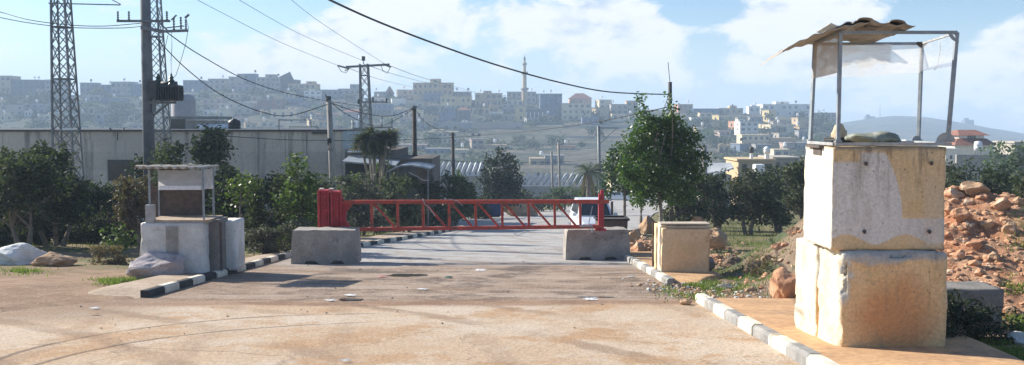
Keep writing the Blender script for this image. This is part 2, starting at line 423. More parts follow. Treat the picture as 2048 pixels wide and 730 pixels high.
m_kw = mat('worn_white_kerb_paint', (.74, .69, .56), (.55, .50, .40), 3, .8, .4, (.33, .28, .22), 2.2, .56, fine=.15)
m_kb = mat('faded_black_kerb_paint', (.10, .10, .10), (.17, .165, .16), 3, .8, .4, (.36, .33, .28), 2.2, .6, fine=.2)
m_kg = mat('grey_faded_kerb_paint', (.20, .195, .19), (.30, .29, .27), 3, .8, .4, (.42, .38, .31), 2.2, .58, fine=.2)
m_kb2 = mat('black_kerb_paint', (.035, .035, .037), (.06, .06, .06), 3, .8, .4, (.2, .18, .15), 2.2, .62, fine=.2)
def kerb(path, stone, w0, h, mats, side, start=0):
    """path: xy points; stones laid end to end along it, alternating paint"""
    pts = [Vector(p) for p in path]; acc = [0]
    for a, b in zip(pts, pts[1:]): acc.append(acc[-1] + (b - a).length)
    def at(s):
        for i in range(len(pts) - 1):
            if s <= acc[i + 1] or i == len(pts) - 2:
                t = (s - acc[i]) / (acc[i + 1] - acc[i]); return pts[i].lerp(pts[i + 1], t)
    mb = MB(); s = 0; k = start
    while s + stone * .6 < acc[-1]:
        a, b = at(s + .008), at(min(s + stone - .008, acc[-1]))
        d = (b - a).normalized(); nrm = Vector((-d.y, d.x)) * side      # towards the pavement
        jit = rnd.uniform(-.012, .012); jz = rnd.uniform(-.01, .01)
        ch = .035
        sec = [(0, -.12), (0, h - ch), (ch, h), (w0, h), (w0, -.12)]
        vs = []
        for q in (a, b):
            for (o_, z_) in sec:
                pxy = q + nrm * (o_ + jit); vs.append((pxy.x, pxy.y, plane(q.y) + z_ + jz * (1 if z_ > 0 else 0)))
        n = len(sec)
        fs = [tuple(range(n))[::-1] if side > 0 else tuple(range(n)), tuple(range(n, 2 * n)) if side > 0 else tuple(range(n, 2 * n))[::-1]]
        for i in range(n - 1):
            fs.append((i, i + 1, n + i + 1, n + i) if side > 0 else (i + 1, i, n + i, n + i + 1))
        mb.add(vs, fs, k % 2); k += 1; s += stone
    o = mb.build('kerb', mats, bevel=.008); struct(o); return o
kerb([(3.2, -8), (3.2, 16.95)], .79, .16, .15, [m_kg, m_kw], -1, 1)
kerb([(3.2, 19.45), (3.22, 28.2)], .78, .16, .14, [m_kg, m_kw], -1, 0)
kerb([(-6.6, 17.1), (-6.62, 27.9), (-5.38, 33.4), (-4.2, 40), (-3.1, 47.5), (-2.6, 52)], .8, .17, .14, [m_kb2, m_kw], 1, 0)

# patches on the road that stay there: shallow water
def patch(name, px, py, wx, wy, m, dz, label, seed=1):
    c = G(px, py); mb = MB(); n = 36; pts = []
    for k in range(n):
        a = 6.2832 * k / n; r = 1 + .55 * noise.noise(Vector((math.cos(a) * 1.6, math.sin(a) * 1.6, seed))) + .3 * noise.noise(Vector((math.cos(a) * 5, math.sin(a) * 5, seed)))
        x, y = c.x + math.cos(a) * wx * r, c.y + math.sin(a) * wy * r; pts.append((x, y, plane(y) + dz))
    for k in range(n): mb.face([(c.x, c.y, plane(c.y) + dz), pts[k], pts[(k + 1) % n]])
    o = mb.build(name, m); tag(o, label, kind='structure')
m_wet = mat('damp_soil', (.10, .075, .055), (.14, .10, .075), 2, .55, .3, fine=.3)  # unused: the dark strip left of the puddle is the canopy's cast shadow
m_water = mat('puddle_water', (.06, .05, .045), (.08, .07, .06), 2, .08, .03, fine=.1, spec=.6)

patch('puddle', 812, 551, .48, .35, m_water, .010, 'shallow puddle in the dirt strip', 5)
patch('puddle', 700, 600, .25, .16, m_water, .010, 'small puddle left of the road middle', 8)
patch('puddle', 1185, 595, .3, .1, m_water, .010, 'small puddle on the right half of the road', 9)

# ---- haze in the air
def build_haze():
    mb = MB(); x0, x1, y0, y1, z0, z1 = -2150, 2150, -50, 1960, -75, 62
    mb.box(((x0 + x1) / 2, (y0 + y1) / 2, (z0 + z1) / 2), (x1 - x0, y1 - y0, z1 - z0))
    m = bpy.data.materials.new('hazy_air'); m.use_nodes = True; nt = m.node_tree
    for nd in list(nt.nodes):
        if nd.type != 'OUTPUT_MATERIAL': nt.nodes.remove(nd)
    v = nt.nodes.new('ShaderNodeVolumePrincipled'); v.inputs['Color'].default_value = (.60, .78, 1., 1); v.inputs['Density'].default_value = HAZE; v.inputs['Anisotropy'].default_value = .0
    nt.links.new(v.outputs[0], [n for n in nt.nodes if n.type == 'OUTPUT_MATERIAL'][0].inputs['Volume'])
    o = mb.build('haze', m); tag(o, kind='stuff')
HAZE = .00062
build_haze()
# ================================================================ CONCRETE, GATE, GUARD POSTS
def rough_block(c0, size, rz, mat_, name='block_body', parent=None, amp=.012, chip=.03, n=14, bevel=0., origin=None, lean=(0, 0), rnd_edge=.03, seed=0., notches=None):
    """concrete block as a subdivided box with worn, slightly rounded edges. c0 = front left bottom corner"""
    sx, sy, sz = size; M = Matrix.Rotation(rz, 3, 'Z'); c0 = Vector(c0)
    mb = MB(); cache = {}
    nx, ny, nz = max(2, int(n * sx)), max(2, int(n * sy)), max(2, int(n * sz))
    def vert(i, j, k):
        key = (i, j, k)
        if key in cache: return cache[key]
        u, v, w_ = i / nx, j / ny, k / nz
        p = Vector((u * sx, v * sy, w_ * sz)); q = p - Vector((sx, sy, sz)) / 2; h = Vector((sx, sy, sz)) / 2
        # rounded edges: pull in where two or more coordinates are extreme
        r = rnd_edge * (1 + .9 * noise.noise(Vector((p.x * 2.3 + seed, p.y * 2.3, p.z * 2.3))))
        r = max(.004, r)
        inner = Vector([max(-h[a] + r, min(h[a] - r, q[a])) for a in range(3)])
        dlt = q - inner
        if dlt.length > r: q = inner + dlt.normalized() * r
        nn = noise.noise(Vector((p.x * 3 + seed, p.y * 3, p.z * 3))) * amp + noise.noise(Vector((p.x * 11 + seed, p.y * 11, p.z * 11))) * amp * .5
        ed = sum(1 for a in range(3) if abs(q[a]) > h[a] - .06)
        if ed >= 2:
            cn = noise.noise(Vector((p.x * 5 + seed, p.y * 5 + 3, p.z * 5)))
            if cn > .12: nn -= chip * (cn - .12) * 3
        dirn = Vector([q[a] / h[a] if abs(q[a]) > h[a] * .9 else 0 for a in range(3)])
        if dirn.length > 0: q = q + dirn.normalized() * nn
        q = q + Vector((sx, sy, sz)) / 2
        q.x += lean[0] * q.z; q.y += lean[1] * q.z
        cache[key] = len(mb.v); mb.v.append(M @ q + c0); return cache[key]
    def skip(i, k):
        return False
    def quad(a, b, c, d): mb.f.append((a, b, c, d)); mb.m.append(0)
    for i in range(nx):
        for k in range(nz):
            quad(vert(i, 0, k), vert(i + 1, 0, k), vert(i + 1, 0, k + 1), vert(i, 0, k + 1))
            quad(vert(i + 1, ny, k), vert(i, ny, k), vert(i, ny, k + 1), vert(i + 1, ny, k + 1))
    for j in range(ny):
        for k in range(nz):
            quad(vert(0, j + 1, k), vert(0, j, k), vert(0, j, k + 1), vert(0, j + 1, k + 1))
            quad(vert(nx, j, k), vert(nx, j + 1, k), vert(nx, j + 1, k + 1), vert(nx, j, k + 1))
    for i in range(nx):
        for j in range(ny):
            quad(vert(i, j, nz), vert(i + 1, j, nz), vert(i + 1, j + 1, nz), vert(i, j + 1, nz))
            quad(vert(i, j + 1, 0), vert(i + 1, j + 1, 0), vert(i + 1, j, 0), vert(i, j, 0))
    return mb.build(name, mat_, parent, smooth=True, origin=origin)

def upper_block_material(c0, sx, sz):
    """tan concrete, white-grey paint over part of the front, pits and rust round the bolt holes"""
    m, t, b = newmat('painted_guard_block'); x, y, z = t.xyz(t.vm('SUBTRACT', t.pos, tuple(c0)))
    u = t.m('DIVIDE', x, sx); w_ = t.m('DIVIDE', z, sz)
    n = t.noise(t.pos, 3, 6, .65); nf = t.noise(t.pos, 30, 6, .75); n2 = t.noise(t.vm('MULTIPLY', t.pos, (3, 3, .8)), 2.5, 6, .65)
    tan = t.mix(t.ss(n, .35, .65), (.66, .46, .24), (.70, .52, .31))
    tan = t.mix(t.mul(t.ss(n2, .52, .66), t.ss(w_, .5, .95)), tan, (.24, .17, .10))
    white = t.mix(t.ss(n2, .4, .6), (.68, .65, .61), (.60, .56, .52))
    wob = t.mul(t.sub(n, .5), .06)
    # outline of the painted area: left part up to a bulging edge, right part only at the bottom
    edge = t.add(t.add(.60, t.mul(t.m('SQRT', t.m('MAXIMUM', t.sub(1.02, w_), 0.)), -.13)), 0)
    edge = t.add(t.sub(.62, t.mul(t.m('POWER', t.m('MAXIMUM', t.sub(w_, .3), 0.), 2.), .38)), t.mul(wob, .3))
    left = t.mul(t.ss(u, t.add(edge, .006), t.sub(edge, .006)), t.ss(w_, t.add(.97, wob), t.add(.93, wob)))
    left = t.mul(left, t.m('SUBTRACT', 1., t.mul(t.ss(w_, .84, .88), t.ss(u, .26, .22))))
    low = t.mul(t.ss(w_, t.add(.325, t.mul(t.sub(n, .5), .03)), .30), t.ss(u, .55, .6))
    pm = t.m('MAXIMUM', left, low)
    bot = t.ss(w_, t.add(t.add(.10, t.mul(t.m('SINE', t.mul(u, 12.)), .045)), wob), t.add(t.add(.12, t.mul(t.m('SINE', t.mul(u, 12.)), .045)), wob))
    pm = t.mul(pm, bot)
    c = t.mix(pm, tan, white)
    pale = t.ss(t.m('ABSOLUTE', t.add(t.mul(t.sub(u, .9), 2.2), 0)), .26, .1)
    c = t.mix(t.mul(t.mul(pale, t.ss(w_, .8, .55)), .45), c, (.62, .52, .40))
    # left flank: cream paint
    nx_ = t.xyz(t.n('ShaderNodeNewGeometry').outputs['Normal'])[0]
    c = t.mix(t.ss(nx_, -.6, -.8), c, t.mix(t.ss(n2, .45, .62), (.74, .70, .58), (.62, .58, .45)))
    drip = t.noise(t.vm('MULTIPLY', t.pos, (9, 9, .7)), 1.6, 5, .7); c = t.mix(t.mul(t.mul(t.ss(drip, .50, .66), t.ss(w_, .25, 1.)), .6), c, (.22, .17, .12))
    c = t.mix(t.mul(t.ss(t.noise(t.pos, 9, 6, .7), .56, .68), .35), c, (.34, .28, .21))
    pits = t.mul(t.ss(t.vor(t.pos, 17.), .2, .12), t.ss(t.noise(t.pos, 4.5, 3), .52, .6))
    c = t.mix(t.mul(pits, .8), c, (.13, .10, .08))
    f = t.lin(nf, .25, .75, .72, 1.28); c = t.mix(1., c, t.comb(f, f, f), 'MULTIPLY')
    top_ = t.ss(t.add(w_, t.mul(t.sub(n2, .5), .12)), .95, .995)
    c = t.mix(t.mul(top_, .55), c, (.22, .16, .11))
    t.put(b, 'Base Color', c); t.put(b, 'Roughness', .85)
    setbump(t, b, t.sub(t.add(nf, n), t.mul(pits, 2.)), .35, .02); return m
def lower_block_material(c0, sx, sz):
    m, t, b = newmat('ochre_stained_block'); x, y, z = t.xyz(t.vm('SUBTRACT', t.pos, tuple(c0)))
    u = t.m('DIVIDE', x, sx); w_ = t.m('DIVIDE', z, sz)
    n = t.noise(t.pos, 2.6, 7, .66); nf = t.noise(t.pos, 28, 6, .75)
    cr = t.mix(t.ss(n, .35, .65), (.80, .56, .30), (.72, .47, .23))
    du = t.m('DIVIDE', t.sub(u, .52), .36); dw = t.m('DIVIDE', t.sub(w_, .36), .40)
    rs = t.ss(t.add(t.add(t.mul(du, du), t.mul(dw, dw)), t.mul(t.sub(n, .5), 2.6)), 1.5, .1)
    c = t.mix(t.mul(rs, .9), cr, (.60, .29, .12))
    c = t.mix(t.mul(t.ss(n, .58, .7), t.mul(rs, .8)), c, (.30, .17, .10))
    topg = t.mul(t.ss(t.add(w_, t.mul(t.sub(n, .5), .25)), .87, .93), t.ss(u, -.05, .1))
    c = t.mix(topg, c, (.46, .44, .40))
    chip = t.mul(t.ss(t.add(u, t.mul(t.sub(n, .5), .35)), .09, .04), t.ss(t.add(w_, t.mul(t.sub(n, .5), 1.2)), .42, .6))
    c = t.mix(chip, c, (.60, .58, .52))
    nx_ = t.xyz(t.n('ShaderNodeNewGeometry').outputs['Normal'])[0]
    side = t.mix(t.ss(n, .4, .62), (.72, .65, .50), (.62, .50, .33))
    c = t.mix(t.ss(nx_, -.6, -.8), c, side)
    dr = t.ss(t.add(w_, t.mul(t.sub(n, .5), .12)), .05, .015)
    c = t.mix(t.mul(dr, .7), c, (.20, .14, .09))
    drip = t.noise(t.vm('MULTIPLY', t.pos, (9, 9, .7)), 1.6, 5, .7); c = t.mix(t.mul(t.mul(t.ss(drip, .52, .68), t.ss(w_, .1, 1.)), .5), c, (.30, .22, .15))
    c = t.mix(t.mul(t.ss(t.noise(t.pos, 9, 6, .7), .56, .68), .4), c, (.36, .24, .14))
    pits = t.mul(t.ss(t.vor(t.pos, 15.), .16, .1), t.ss(t.noise(t.pos, 3, 3), .5, .6))
    c = t.mix(t.mul(pits, .8), c, (.10, .07, .05))
    f = t.lin(nf, .25, .75, .7, 1.3); c = t.mix(1., c, t.comb(f, f, f), 'MULTIPLY')
    t.put(b, 'Base Color', c); t.put(b, 'Roughness', .88); setbump(t, b, t.add(nf, t.mul(n, 2.)), .45, .03); return m

m_galv = mat('weathered_galvanised_steel', (.23, .27, .31), (.33, .36, .38), 8, .5, .1, (.28, .18, .12), 6, .6, metal=.35, fine=.12)
m_galvl = mat('pale_steel_angle', (.44, .45, .45), (.34, .34, .33), 8, .55, .1, (.30, .2, .14), 6, .58, metal=.3, fine=.12)
m_black = mat('black_plastic', (.02, .02, .022), (.03, .03, .03), 4, .5, .05)
m_dark = mat('dark_rusty_steel', (.08, .07, .065), (.14, .10, .08), 8, .7, .2)
m_asb = mat('fibre_cement_sheet', (.30, .28, .25), (.38, .35, .31), 5, .9, .3, (.16, .13, .10), 4, .55, fine=.25)
m_asb2 = mat('dirty_corrugated_sheet', (.18, .165, .15), (.32, .30, .28), 5, .9, .3, (.07, .065, .06), 4, .52, fine=.25)
m_bag = mat('grey_green_sandbag_cloth', (.28, .30, .25), (.20, .22, .18), 9, .95, .4, (.5, .5, .46), 5, .56, fine=.3)
m_sack = mat('tan_sack_cloth', (.55, .44, .30), (.46, .36, .24), 9, .95, .4, fine=.25)
def plexi(name, tint, alpha):
    m, t, b = newmat(name)
    n = t.noise(t.vm('MULTIPLY', t.pos, (2.5, 2.5, 5)), 1.6, 5, .6)
    d = t.n('ShaderNodeBsdfDiffuse'); t.put(d, 0, tint); tl = t.n('ShaderNodeBsdfTranslucent'); t.put(tl, 0, tint)
    a = t.n('ShaderNodeMixShader'); t.put(a, 0, .6); t.nt.links.new(d.outputs[0], a.inputs[1]); t.nt.links.new(tl.outputs[0], a.inputs[2])
    tr = t.n('ShaderNodeBsdfTransparent'); x = t.n('ShaderNodeMixShader'); t.put(x, 0, t.ss(n, .3, .7, alpha - .12, alpha + .1))
    t.nt.links.new(tr.outputs[0], x.inputs[1]); t.nt.links.new(a.outputs[0], x.inputs[2])
    t.nt.links.new(x.outputs[0], t.nt.nodes['Material Output'].inputs['Surface']); return m
m_plex = plexi('scratched_clear_sheet', (.9, .89, .86), .5)
m_plexd = plexi('brown_dirty_sheet', (.50, .42, .35), .8)
m_plexr = plexi('dusty_clear_sheet', (.85, .85, .86), .38)

def sheet_grid(mb, fn, nu, nv, th):
    mb.grid(fn, nu, nv); 
    mb.grid(lambda u, v: Vector(fn(1 - u, v)) - Vector((0, 0, th)), nu, nv)
    # close the edges
    for k in range(nu):
        for v in (0, 1):
            a, b = Vector(fn(k / nu, v)), Vector(fn((k + 1) / nu, v)); d = Vector((0, 0, th)); mb.face([a, b, b - d, a - d])
    for k in range(nv):
        for u in (0, 1):
            a, b = Vector(fn(u, k / nv)), Vector(fn(u, (k + 1) / nv)); d = Vector((0, 0, th)); mb.face([a, b, b - d, a - d])

def right_guard_post():
    zb = plane(11.6) + .10
    # lower block: two slabs side by side with a joint
    lb = empty('concrete_block', (4.4, 11.9, zb - .12), 'ochre-stained concrete block standing on the pavement at the bottom of the guard post', 'concrete block')
    lm = lower_block_material((3.80, 10.88, -.90), 1.27, 1.31)
    rough_block((3.80, 10.88, plane(11.4) - .12 + .06), (1.27, .80, 1.325), R(1.5), lm, 'front_slab', lb, amp=.016, chip=.09, n=26, rnd_edge=.075, seed=2.)
    rough_block((3.775, 11.69, plane(12.2) - .02), (1.25, .84, 1.315), R(1.5), lm, 'rear_slab', lb, amp=.012, chip=.03, n=18, rnd_edge=.035, seed=9.)
    # rusty bolt on lower block
    zt_ = .40
    ub = empty('guard_post', (4.4, 11.5, zt_), 'guard post of cream and grey painted concrete with open steel frame, on the ochre block', 'guard post')
    um = upper_block_material((3.71, 10.98, zt_), 1.33, 1.2)
    rough_block((3.71, 10.98, zt_ + .004), (1.33, 1.0, 1.205), R(1.2), um, 'concrete_box', ub, amp=.006, chip=.012, n=26, rnd_edge=.016, seed=5.)
    zt1 = zt_ + 1.212
    for (px, py) in ((1732, 327), (1863, 326), (1729, 463), (1859, 463)):
        h = MB(); c = P(px, py, 10.98); c.y = 10.985
        h.lathe(c + Vector((0, -.012, 0)), [(.022, 0), (.022, .02)], 10, axis='Y'); h.box(c + Vector((.003, -.008, -.014)), (.022, .014, .026))
        h.build('bolt_hole', m_dark, ub)
    # rim angle iron
    X0, X1, Y0, Y1 = 3.74, 5.075, 11.02, 11.98
    r = MB()
    for a, b in (((X0, Y0), (X1, Y0)), ((X0, Y1), (X1, Y1)), ((X0, Y0), (X0, Y1)), ((X1, Y0), (X1, Y1))):
        r.bar((*a, zt1 + .026), (*b, zt1 + .026), .05, .035)
    r.build('rim_rail', m_galvl, ub, bevel=.004)
    top = {(0, 0): (3.785, 11.04, 2.925), (1, 0): (5.13, 11.04, 2.925), (0, 1): (3.80, 12.0, 2.87), (1, 1): (5.14, 12.0, 2.875)}
    bot = {(0, 0): (3.785, 11.04, zt1 + .05), (1, 0): (5.06, 11.04, zt1 + .05), (0, 1): (3.76, 11.98, zt1 + .05), (1, 1): (5.12, 11.98, zt1 + .05)}
    for k in top:
        q = MB(); q.bar(bot[k], top[k], .042, .042); q.build('post', m_galv, ub, bevel=.004)
        q = MB(); q.box(Vector(bot[k]) + Vector((0, 0, .005)), (.075, .075, .012)); q.bar(Vector(bot[k]) + Vector((.02, 0, 0)), Vector(bot[k]) + Vector((.02, 0, .07)), .012); q.build('foot_plate', m_galvl, ub)
    q = MB()
    q.bar(top[0, 0], top[1, 0], .034, .038); q.bar(top[0, 1], top[1, 1], .034, .036); q.bar(top[0, 0], top[0, 1], .034, .036)
    q.build('top_rail', m_galv, ub, bevel=.003)
    q = MB(); q.bar(Vector(top[1, 0]) + Vector((0, 0, -.0)), Vector(top[1, 1]) + Vector((0, 0, 0)), .022, .022); q.build('thin_side_rail', m_galvl, ub)
    # gussets
    def half_disc(c, r_, ax, down=True, start=0., end=180., th=.012):
        g = MB(); pts = []
        for k in range(13):
            a = R(start + (end - start) * k / 12)
            if ax == 'x': pts.append(Vector(c) + Vector((math.cos(a) * r_, 0, -math.sin(a) * r_ if down else math.sin(a) * r_)))
            else: pts.append(Vector(c) + Vector((0, math.cos(a) * r_, -math.sin(a) * r_ if down else math.sin(a) * r_)))
        off = Vector((0, th, 0)) if ax == 'x' else Vector((th, 0, 0))
        g.face(pts); g.face([p + off for p in reversed(pts)])
        for i in range(len(pts)):
            a, b2 = pts[i], pts[(i + 1) % len(pts)]; g.face([a, b2, b2 + off, a + off])
        return g
    half_disc(Vector(top[1, 1]) + Vector((-.01, -.03, .02)), .068, 'x').build('gusset', m_dark, ub)
    half_disc(Vector(top[1, 0]) + Vector((.02, -.025, .018)), .13, 'x', start=90, end=180).build('gusset', m_galv, ub)
    half_disc(Vector(bot[1, 0]) + Vector((-.03, -.02, -.0)), .11, 'x', down=False).build('gusset', m_galvl, ub)
    half_disc(Vector(bot[1, 1]) + Vector((-.03, -.02, -.0)), .06, 'x', down=False).build('gusset', m_galv, ub)
    half_disc(Vector(bot[0, 0]) + Vector((.0, -.02, -.0)), .04, 'x', down=False).build('gusset', m_galvl, ub)
    # side bracket on the left rear corner
    q = MB(); q.box((3.70, 11.55, zt1 - .012), (.10, .5, .03)); q.box((3.715, 11.5, zt1 - .07), (.05, .3, .09)); q.build('side_bracket', m_dark, ub)
    # canopy sheet
    zp = [(3.07, 2.70), (3.22, 2.785), (3.42, 2.88), (3.66, 2.955), (3.9, 3.0), (4.1, 3.045), (4.3, 3.0), (4.58, 2.985)]
    def fn(u, v):
        x = 3.07 + u * 1.5; y = 10.86 + v * 1.32
        z = lerp(zp, x) - v * (.085 + .0 * u) + .009 * math.sin(x * 6.2832 / .17 + .6) * sst(x, 3.15, 3.3) + noise.noise(Vector((x * 3, y * 2, 1))) * .012
        if x < 3.4: x += v * .09 * (3.4 - x) / .33
        return (x, y, z)
    s = MB(); sheet_grid(s, fn, 90, 10, .012); s.build('canopy_sheet', m_asb, ub, smooth=False)
    def fn2(u, v):
        x = 3.86 + u * .66; y = 10.8 + v * .55
        hump = .03 * math.copysign(abs(math.sin((x - 3.9) * 6.2832 / .36)) ** .5, math.sin((x - 3.9) * 6.2832 / .36))
        return (x, y, 3.055 - u * .045 + hump - v * .06 + noise.noise(Vector((x * 4, y * 3, 5))) * .012)
    s = MB(); sheet_grid(s, fn2, 60, 6, .01); s.build('loose_top_sheet', m_asb2, ub)
    def fn3(u, v):
        x = 3.62 + u * .34; y = 10.9 + v * .5
        return (x, y, 3.0 + .03 * u + .02 * math.sin(x * 30) - v * .05)
    s = MB(); sheet_grid(s, fn3, 20, 4, .01); s.build('loose_top_sheet', m_galvl, ub)
    # clear sheets
    q = MB(); q.grid(lambda u, v: (3.80 + u * 1.33, 11.975 + .01 * math.sin(u * 7), 2.865 - v * (.40 + .015 * math.sin(u * 5) - .03 * u)), 20, 4); q.build('clear_sheet', m_plex, ub)
    q = MB(); q.grid(lambda u, v: (4.02 + u * .72 * (1 - .0 * v) + v * .0, 11.955, 2.86 - v * (.27 + .03 * math.sin(u * 14) + .015 * math.sin(u * 31)) * (1 if u < .8 else 1 - (u - .8) * 1.2)), 40, 4)
    q.build('second_clear_sheet', m_plex, ub)
    q = MB(); q.grid(lambda u, v: (3.775 + .012 * math.sin(u * 4) + .01 * v, 11.07 + u * .9, 2.91 - .055 * u - v * (.44 - .02 * u)), 8, 4); q.build('side_sheet', m_plexd, ub)
    q = MB(); q.grid(lambda u, v: (5.13 - .02 * v, 11.07 + u * .9, 2.90 - v * (.36 - .03 * u) - .045 * u), 12, 6); q.build('side_sheet', m_plexr, ub)
    # a second pane edge, bent
    q = MB(); q.tube([(5.17, 11.55, 2.86), (5.175, 11.56, 2.74), (5.16, 11.58, 2.60), (5.13, 11.6, 2.52)], .004, 5); q.build('bent_strip', m_galvl, ub)
    # things lying in the post
    s = MB()
    def bag(u, v):
        a = u * 6.2832; b_ = (v - .5) * 3.1416
        x, y, z = math.cos(b_) * math.cos(a), math.cos(b_) * math.sin(a), math.sin(b_)
        nn = 1 + .25 * noise.noise(Vector((x * 1.6, y * 1.6, z * 2)))
        return (4.32 + x * .33 * nn, 11.3 + y * .2 * nn, 1.70 + z * .075 * nn + .015 * math.sin(x * 6))
    s.grid(bag, 28, 14); tag(s.build('sandbag', m_bag, smooth=True), 'grey-green sandbag lying across the top of the tall guard post', 'sandbag')
    s = MB()
    def bag2(u, v):
        a = u * 6.2832; b_ = (v - .5) * 3.1416
        x, y, z = math.cos(b_) * math.cos(a), math.cos(b_) * math.sin(a), math.sin(b_)
        nn = 1 + .3 * noise.noise(Vector((x * 2, y * 2, z * 2 + 4))); nz = 1 + max(0, z) * .5
        return (4.0 + x * .10 * nn, 11.62 + y * .1 * nn, 1.72 + z * .10 * nn * nz)
    s.grid(bag2, 20, 12); tag(s.build('small_sack', m_sack, smooth=True), 'small tan knotted sack behind the sandbag on the guard post', 'sack')
    s = MB()
    for k in range(3): s.box((3.95 + k * .02, 11.45 + k * .1, 1.655 + k * .018), (.30 - k * .05, .25, .03), rz=k * .3)
    tag(s.build('folded_cloth', m_black, bevel=.006), 'black folded cloth beside the left posts of the guard post', 'cloth')
right_guard_post()

# ---- low kerb block lying behind the ochre block
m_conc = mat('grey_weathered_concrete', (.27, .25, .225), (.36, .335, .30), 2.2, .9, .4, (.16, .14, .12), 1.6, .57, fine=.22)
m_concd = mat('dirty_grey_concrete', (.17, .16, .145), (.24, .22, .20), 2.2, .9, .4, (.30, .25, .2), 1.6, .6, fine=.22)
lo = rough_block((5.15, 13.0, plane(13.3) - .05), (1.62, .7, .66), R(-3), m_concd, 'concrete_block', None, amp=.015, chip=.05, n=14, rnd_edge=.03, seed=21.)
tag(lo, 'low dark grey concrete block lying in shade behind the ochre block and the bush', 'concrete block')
# ---- scruffy barrier blocks carrying the gate, with lifting notches underneath
def barrier(name, c0, L, D, H, rz, label, mat_, seed):
    """long block with two notches cut through its foot"""
    M = Matrix.Rotation(rz, 3, 'Z'); c0 = Vector(c0)
    prof = [(0, 0)]
    for a in (.2, .6):
        prof += [(L * a, 0), (L * a + .05, .09), (L * (a + .2) - .05, .09), (L * (a + .2), 0)]
    prof += [(L, 0)]
    nx = 34; mb = MB()
    def bot(x):
        return lerp(prof, x)
    def pt(i, k, j, nz=14):
        x = L * i / nx; zb = bot(x); z = zb + (H - zb) * k / nz; y = D * j
        t = k / nz
        inset = .05 * t ** 2
        x2 = inset + x * (L - 2 * inset) / L
        if k == nz: x2 = x2 + (.02 if i == 0 else -.02 if i == nx else 0)
        am = noise.noise(Vector((x * 3 + seed, y * 3, z * 3))) * .018 + noise.noise(Vector((x * 9 + seed, y * 3, z * 9))) * .008
        y += am if j in (0, 1) else 0
        z2 = z + (noise.noise(Vector((x * 4 + seed, y, 2))) * .02 if k == nz else 0)
        return M @ Vector((x2, y, z2)) + c0
    nz = 14
    for side, j in ((0, 0), (1, 1)):
        mb.grid(lambda u, v: pt(int(round((u if j == 0 else 1 - u) * nx)), int(round(v * nz)), j), nx, nz)
    mb.grid(lambda u, v: pt(int(round(u * nx)), nz, int(round(v))), nx, 1)
    mb.grid(lambda u, v: pt(int(round(u * nx)), 0, 1 - int(round(v))), nx, 1)
    mb.grid(lambda u, v: pt(0, int(round(v * nz)), 1 - int(round(u))), 1, nz)
    mb.grid(lambda u, v: pt(nx, int(round(v * nz)), int(round(u))), 1, nz)
    cc = M @ Vector((L / 2, D * .6, .08)) + c0; mb.box(cc, (L * .9, D * .6, .16), rz)
    o = mb.build(name, mat_, smooth=False); tag(o, label, 'barrier', 'barrier blocks carrying the gate'); return o
a = G(582, 528); b_ = G(712, 524)
DL = a.y
barrier('barrier_block', (a.x, a.y, plane(a.y) - .01), (b_ - a).length, .75, .92, 0.02, 'grey concrete barrier block under the red counterweight box of the gate', m_conc, 1.)
a2 = G(1131, 520); b2 = G(1230, 515)
barrier('barrier_block', (a2.x, a2.y, plane(a2.y) - .01), (b2 - a2).length, .75, .87, 0.05, 'shorter grey concrete barrier block under the catch post, right end of the gate', m_conc, 14.)

